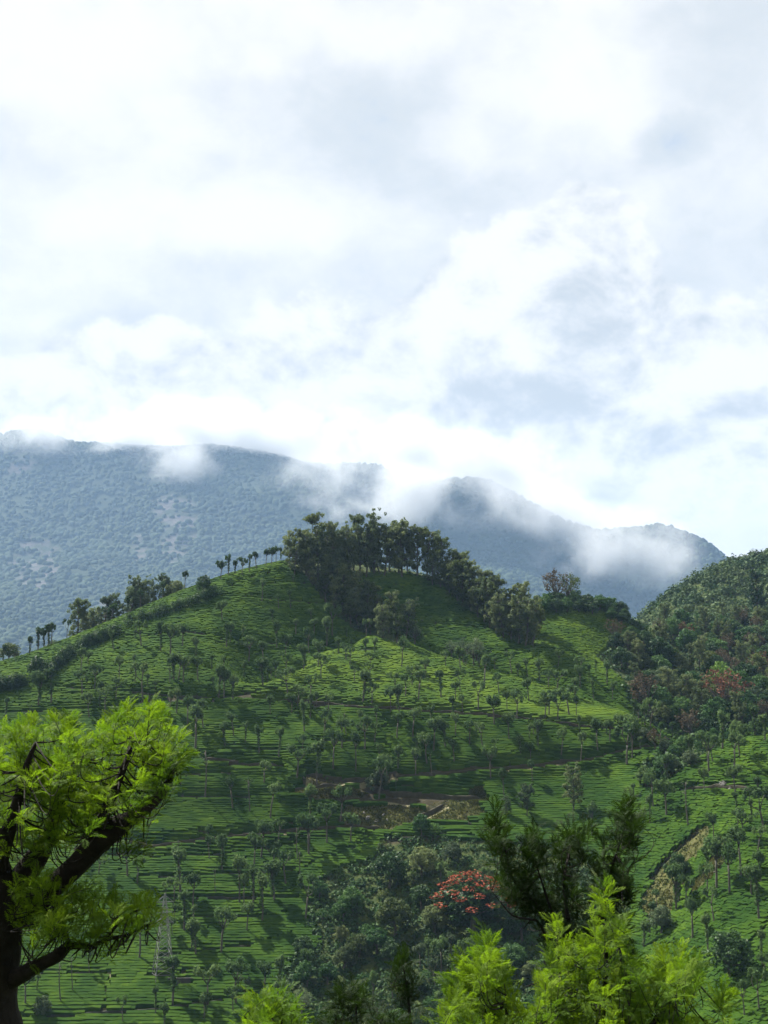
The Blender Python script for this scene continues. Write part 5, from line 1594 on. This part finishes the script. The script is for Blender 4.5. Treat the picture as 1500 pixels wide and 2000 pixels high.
near_tree('near_dark_tree', 'dark-leaved tree with loose tufts in front of the slope beside the red blossom', 16.0, (1130, 2130),
          [([(1120, 1960), (1100, 1830), (1060, 1780), (1000, 1720), (985, 1650)], 9), ([(1120, 1930), (1110, 1800), (1100, 1720), (1115, 1650)], 8), ([(1150, 1950), (1165, 1820), (1185, 1740), (1200, 1680), (1222, 1610)], 8), ([(1110, 1860), (1070, 1760), (1045, 1680)], 6), ([(1060, 1800), (1000, 1790), (960, 1740)], 4), ([(1170, 1800), (1215, 1740), (1232, 1690)], 5)],
          [[(948, 1640), (962, 1605), (985, 1612), (1002, 1640), (998, 1690), (975, 1700)], [(1080, 1660), (1100, 1630), (1130, 1630), (1142, 1660), (1130, 1730), (1090, 1730)], [(1205, 1600), (1225, 1575), (1245, 1610), (1240, 1660), (1205, 1660)],
           [(1020, 1660), (1040, 1630), (1062, 1650), (1068, 1700), (1035, 1720)], [(1165, 1680), (1200, 1660), (1225, 1700), (1235, 1770), (1180, 1770)], [(970, 1722), (1000, 1700), (1040, 1730), (1040, 1790), (1005, 1775)], [(1040, 1740), (1150, 1740), (1160, 1850), (1060, 1840)], [(1160, 1790), (1230, 1790), (1230, 1870), (1150, 1870)]],
          [(968, 1590, (0, 0, 1)), (1115, 1620, (0, 0, 1)), (1228, 1570, (0, 0, 1)), (1045, 1628, (.1, 0, 1)), (1180, 1640, (0, 0, 1)), (1150, 1618, (.1, 0, 1))],
          'mature', 51, [11, 14, 13, 9, 14, 14, 24, 16], 15, (0.16, 0.24), 0.3, (9, 14))
near_tree('near_dark_tree', 'low dark ferny tree top at the picture foot, centre', 15.0, (700, 2140),
          [([(700, 2030), (695, 1960)], 6), ([(735, 2040), (745, 1990)], 5), ([(660, 2040), (655, 1980)], 5)],
          [[(640, 1960), (660, 1935), (690, 1930), (725, 1945), (745, 1975), (790, 1990), (800, 2020), (625, 2020)]],
          [(690, 1924, (0, 0, 1)), (660, 1940, (-.3, 0, 1))], 'mature', 61, [40], 15, (0.15, 0.22), 0.3)
near_tree('near_dark_tree', 'slim dark sapling with a feathery head at the picture foot', 17.0, (803, 2130),
          [([(802, 2000), (795, 1930), (786, 1880)], 5)],
          [[(765, 1930), (775, 1885), (790, 1870), (805, 1890), (812, 1935), (790, 1950)]],
          [(786, 1866, (0, 0, 1))], 'mature', 66, [12], 12, (0.15, 0.22), 0.15)
# ------------------------------------------------------------------ lattice pylon and its footing
def pylon():
    b = cast([318], [1914])[0]
    H = 156 / F * b[1]; W0 = 4.2; W1 = 1.15
    e = empty('pylon', b, R(22), 1, 'small grey lattice power pylon standing in the low terraces', 'pylon')
    def corner(k, t):
        w = (W0 + (W1 - W0) * min(t / 0.78, 1.0)) / 2 if t < 0.78 else W1 / 2 * (1 - (t - 0.78) / 0.22 * 0.85)
        sx_, sy_ = ((-1, -1), (1, -1), (1, 1), (-1, 1))[k]
        return np.array([sx_ * w, sy_ * w, t * H])
    for k in range(4):
        g = Geo(); g.tube(np.array([corner(k, 0) - [0, 0, .6]] + [corner(k, t) for t in (0, 0.4, 0.78, 1.0)]), 0.075, 4)
        obj('leg', g.mesh('leg'), M['steel'], e)
    lv = np.concatenate([np.linspace(0.06, 0.72, 8), [0.78, 0.85, 0.92]])
    for i in range(len(lv) - 1):
        g = Geo()
        for k in range(4):
            k2 = (k + 1) % 4
            g.tube(np.array([corner(k, lv[i]), corner(k2, lv[i + 1])]), 0.042, 4)
            g.tube(np.array([corner(k2, lv[i]), corner(k, lv[i + 1])]), 0.042, 4)
            if i % 2 == 0: g.tube(np.array([corner(k, lv[i]), corner(k2, lv[i])]), 0.035, 4)
        obj('lattice_brace', g.mesh('lattice_brace'), M['steel'], e)
    for t, ln in ((0.66, 2.0), (0.78, 1.8), (0.9, 1.9)):
        for s in (-1, 1):
            g = Geo()
            tip = np.array([s * ln, 0, t * H])
            for y in (-0.4, 0.4):
                g.tube(np.array([[s * 0.5, y, t * H], tip]), 0.05, 4)
                g.tube(np.array([[s * 0.35, y, t * H + 1.2], tip]), 0.045, 4)
            o = obj('cross_arm', g.mesh('cross_arm'), M['steel'], e)
            gi = Geo()
            gi.tube(np.array([tip, tip - [0, 0, .25], tip - [0, 0, .5], tip - [0, 0, .7]]), (0.03, 0.09, 0.09, 0.03), 6)
            obj('insulator', gi.mesh('insulator'), M['concrete'], o)
pylon()
def culvert():
    b = cast([352], [1926])[0]
    e = empty('retaining_wall', b, R(3), 1, 'low grey concrete retaining wall beside the pylon foot', 'wall')
    g = Geo(); g.box((0, 0, 0.2), (5.2, 0.4, 1.5)); obj('wall_face', g.mesh('wall_face'), M['concrete'], e)
    g = Geo(); g.box((0, 0.02, 1.03), (5.5, 0.6, 0.14)); obj('coping', g.mesh('coping'), M['concrete'], e)
    g = Geo(); g.box((1.6, 0.1, 1.6), (0.10, 0.10, 1.0)); obj('post', g.mesh('post'), M['concrete'], e)
culvert()

# ------------------------------------------------------------------ rocks
def boulder(name, p, size, lab, seed, group=None, tilt=(0, 0, 0)):
    r = np.random.default_rng(seed)
    V, Q, Tt = dome(5, 9)
    V = V * (1 + r.normal(0, 0.13, (len(V), 1)))
    V = np.vstack([V * np.array(size)])
    me = mesh_np(name, V, Q, Tt, False)
    o = obj(name, me, M['rock'], None, tuple(p), r.uniform(0, 6.28), 1, None, lab, 'rock', group)
    o.rotation_euler = (tilt[0], tilt[1], r.uniform(0, 6))
    return o
RK = [(697, 1603, 1.3, .5, 1.0), (722, 1598, 1.5, .5, 1.1), (736, 1606, 1.2, .45, .9), (695, 1612, .9, .5, .7), (748, 1594, 1.0, .4, .9), (757, 1606, 1.1, .4, .8), (712, 1590, 1.0, .4, .7)]
rp = cast([k[0] for k in RK], [k[1] for k in RK])
for i, (k, q) in enumerate(zip(RK, rp)):
    boulder('rock_slab', q - np.array([0, 0, .2]), tuple(0.75 * v for v in k[2:]), 'pale rock slab on the bare scar between the tracks, %s from left' % NUM[sorted(range(len(RK)), key=lambda j: RK[j][0]).index(i)], 700 + i, 'rock slabs on the scar', (0.5, 0.2, 0))
for i, (x, y, s, lab) in enumerate([(1412, 1537, 1.3, 'pale standing boulder on the terrace edge of the right-hand tea'), (1427, 1543, 1.0, 'low flat boulder beside the standing one'), (1400, 1670, 0.9, 'white stone at the top of the slide scar'), (1403, 1706, 0.9, 'white stone halfway down the slide scar'), (1335, 1550, 1.0, 'half-buried boulder at the edge of the tea terrace'), (593, 1524, 0.8, 'small pale stone at the end of the upper track')]):
    q = cast([x], [y])[0]
    boulder('boulder', q - np.array([0, 0, .1]), (s, s * 0.7, s * 0.9), lab, 730 + i)
# ------------------------------------------------------------------ air
def haze_box():
    g = Geo(); g.box((0, 4350, 600), (9600, 9300, 1760))
    me = g.mesh('haze')
    m, nt, out = new_mat('haze_air')
    v = nt.nodes.new('ShaderNodeVolumePrincipled')
    v.inputs['Color'].default_value = (0.38, 0.59, 0.93, 1)
    v.inputs['Density'].default_value = HAZE
    v.inputs['Anisotropy'].default_value = 0.1
    nt.links.new(v.outputs[0], out.inputs['Volume'])
    obj('haze', me, m, kind='stuff', label='thin pale blue air between the camera and the mountains', cat='haze')
HAZE = 4.6e-5
haze_box()

# cloud lying on the ridges: real volumes with a ragged, noisy density
def mist_material():
    m, nt, out = new_mat('mist_volume')
    L = nt.links.new
    tc = nt.nodes.new('ShaderNodeTexCoord')
    geo = nt.nodes.new('ShaderNodeNewGeometry')
    ln = nt.nodes.new('ShaderNodeVectorMath'); ln.operation = 'LENGTH'; L(tc.outputs['Object'], ln.inputs[0])
    n1 = noisen(nt, geo.outputs['Position'], 0.0042, 6, 0.62)
    a = nt.nodes.new('ShaderNodeMath'); a.operation = 'MULTIPLY_ADD'; L(n1, a.inputs[0]); a.inputs[1].default_value = 4.6; a.inputs[2].default_value = -1.85
    b = nt.nodes.new('ShaderNodeMath'); b.operation = 'SUBTRACT'; L(a.outputs[0], b.inputs[0]); L(ln.outputs['Value'], b.inputs[1])
    d0 = rampn(nt, b.outputs[0], -0.5, 0.9)
    edge_ = nt.nodes.new('ShaderNodeMapRange'); edge_.interpolation_type = 'SMOOTHSTEP'
    L(ln.outputs['Value'], edge_.inputs['Value']); edge_.inputs['From Min'].default_value = 0.55; edge_.inputs['From Max'].default_value = 1.0
    edge_.inputs['To Min'].default_value = 1.0; edge_.inputs['To Max'].default_value = 0.0
    dm = nt.nodes.new('ShaderNodeMath'); dm.operation = 'MULTIPLY'; L(d0, dm.inputs[0]); L(edge_.outputs[0], dm.inputs[1])
    d = dm.outputs[0]
    oi = nt.nodes.new('ShaderNodeObjectInfo')
    sepc = nt.nodes.new('ShaderNodeSeparateColor'); L(oi.outputs['Color'], sepc.inputs[0])
    k = nt.nodes.new('ShaderNodeMath'); k.operation = 'MULTIPLY'; L(d, k.inputs[0]); L(sepc.outputs[0], k.inputs[1])
    k2 = nt.nodes.new('ShaderNodeMath'); k2.operation = 'MULTIPLY'; L(k.outputs[0], k2.inputs[0]); k2.inputs[1].default_value = 0.0105
    v = nt.nodes.new('ShaderNodeVolumePrincipled')
    v.inputs['Color'].default_value = (0.72, 0.735, 0.755, 1)
    v.inputs['Anisotropy'].default_value = 0.0
    L(k2.outputs[0], v.inputs['Density'])
    L(v.outputs[0], out.inputs['Volume'])
    return m
mist = mist_material()
def mist_bank(px, py, rx, ry, Y, depth, dens, lab):
    c = at(px, py, Y)
    V, Q, Tt = dome(8, 14)
    # closed ellipsoid
    Vs = [(0, 0, 1.0)]; Ts = []; Qs = []; nr_, ns = 8, 14
    for r in range(1, nr_):
        ph = r / nr_ * math.pi
        for s in range(ns):
            th = s / ns * 2 * math.pi
            Vs.append((math.sin(ph) * math.cos(th), math.sin(ph) * math.sin(th), math.cos(ph)))
    Vs.append((0, 0, -1.0))
    for s in range(ns):
        Ts.append((0, 1 + s, 1 + (s + 1) % ns)); e_ = 1 + (nr_ - 2) * ns
        Ts.append((len(Vs) - 1, e_ + (s + 1) % ns, e_ + s))
    for r in range(nr_ - 2):
        a = 1 + r * ns
        for s in range(ns): Qs.append((a + s, a + ns + s, a + ns + (s + 1) % ns, a + (s + 1) % ns))
    me = mesh_np('cloud_bank', np.array(Vs), np.array(Qs), np.array(Ts), True)
    k = Y / F
    o = obj('cloud_bank', me, mist, None, tuple(c), 0, (rx * k, depth, ry * k), 'stuff', lab, 'cloud')
    o.color = (dens, dens, dens, 1)
for a in [(400, 855, 540, 92, 6330, 360, 1.0, 'long white cloud bank lying along the high ridge'),
          (110, 866, 190, 62, 6250, 340, 0.7, 'thin cloud veil on the peak at the picture edge'),
          (350, 908, 120, 90, 6000, 240, 0.9, 'cloud tongue hanging down the middle of the high ridge'),
          (840, 912, 380, 130, 5700, 340, 0.85, 'cloud spilling over the notch between the two ridges'),
          (750, 968, 220, 85, 5350, 260, 0.9, 'wispy cloud fringe just above the summit grove'),
          (985, 985, 230, 75, 5350, 240, 0.5, 'thin veil across the second mountain top'),
          (1215, 1080, 210, 110, 5150, 240, 0.8, 'wispy cloud drifting below the lower saddle'),
          (1110, 1020, 150, 60, 5400, 200, 0.5, 'small cloud scrap on the falling ridge')]:
    mist_bank(*a)
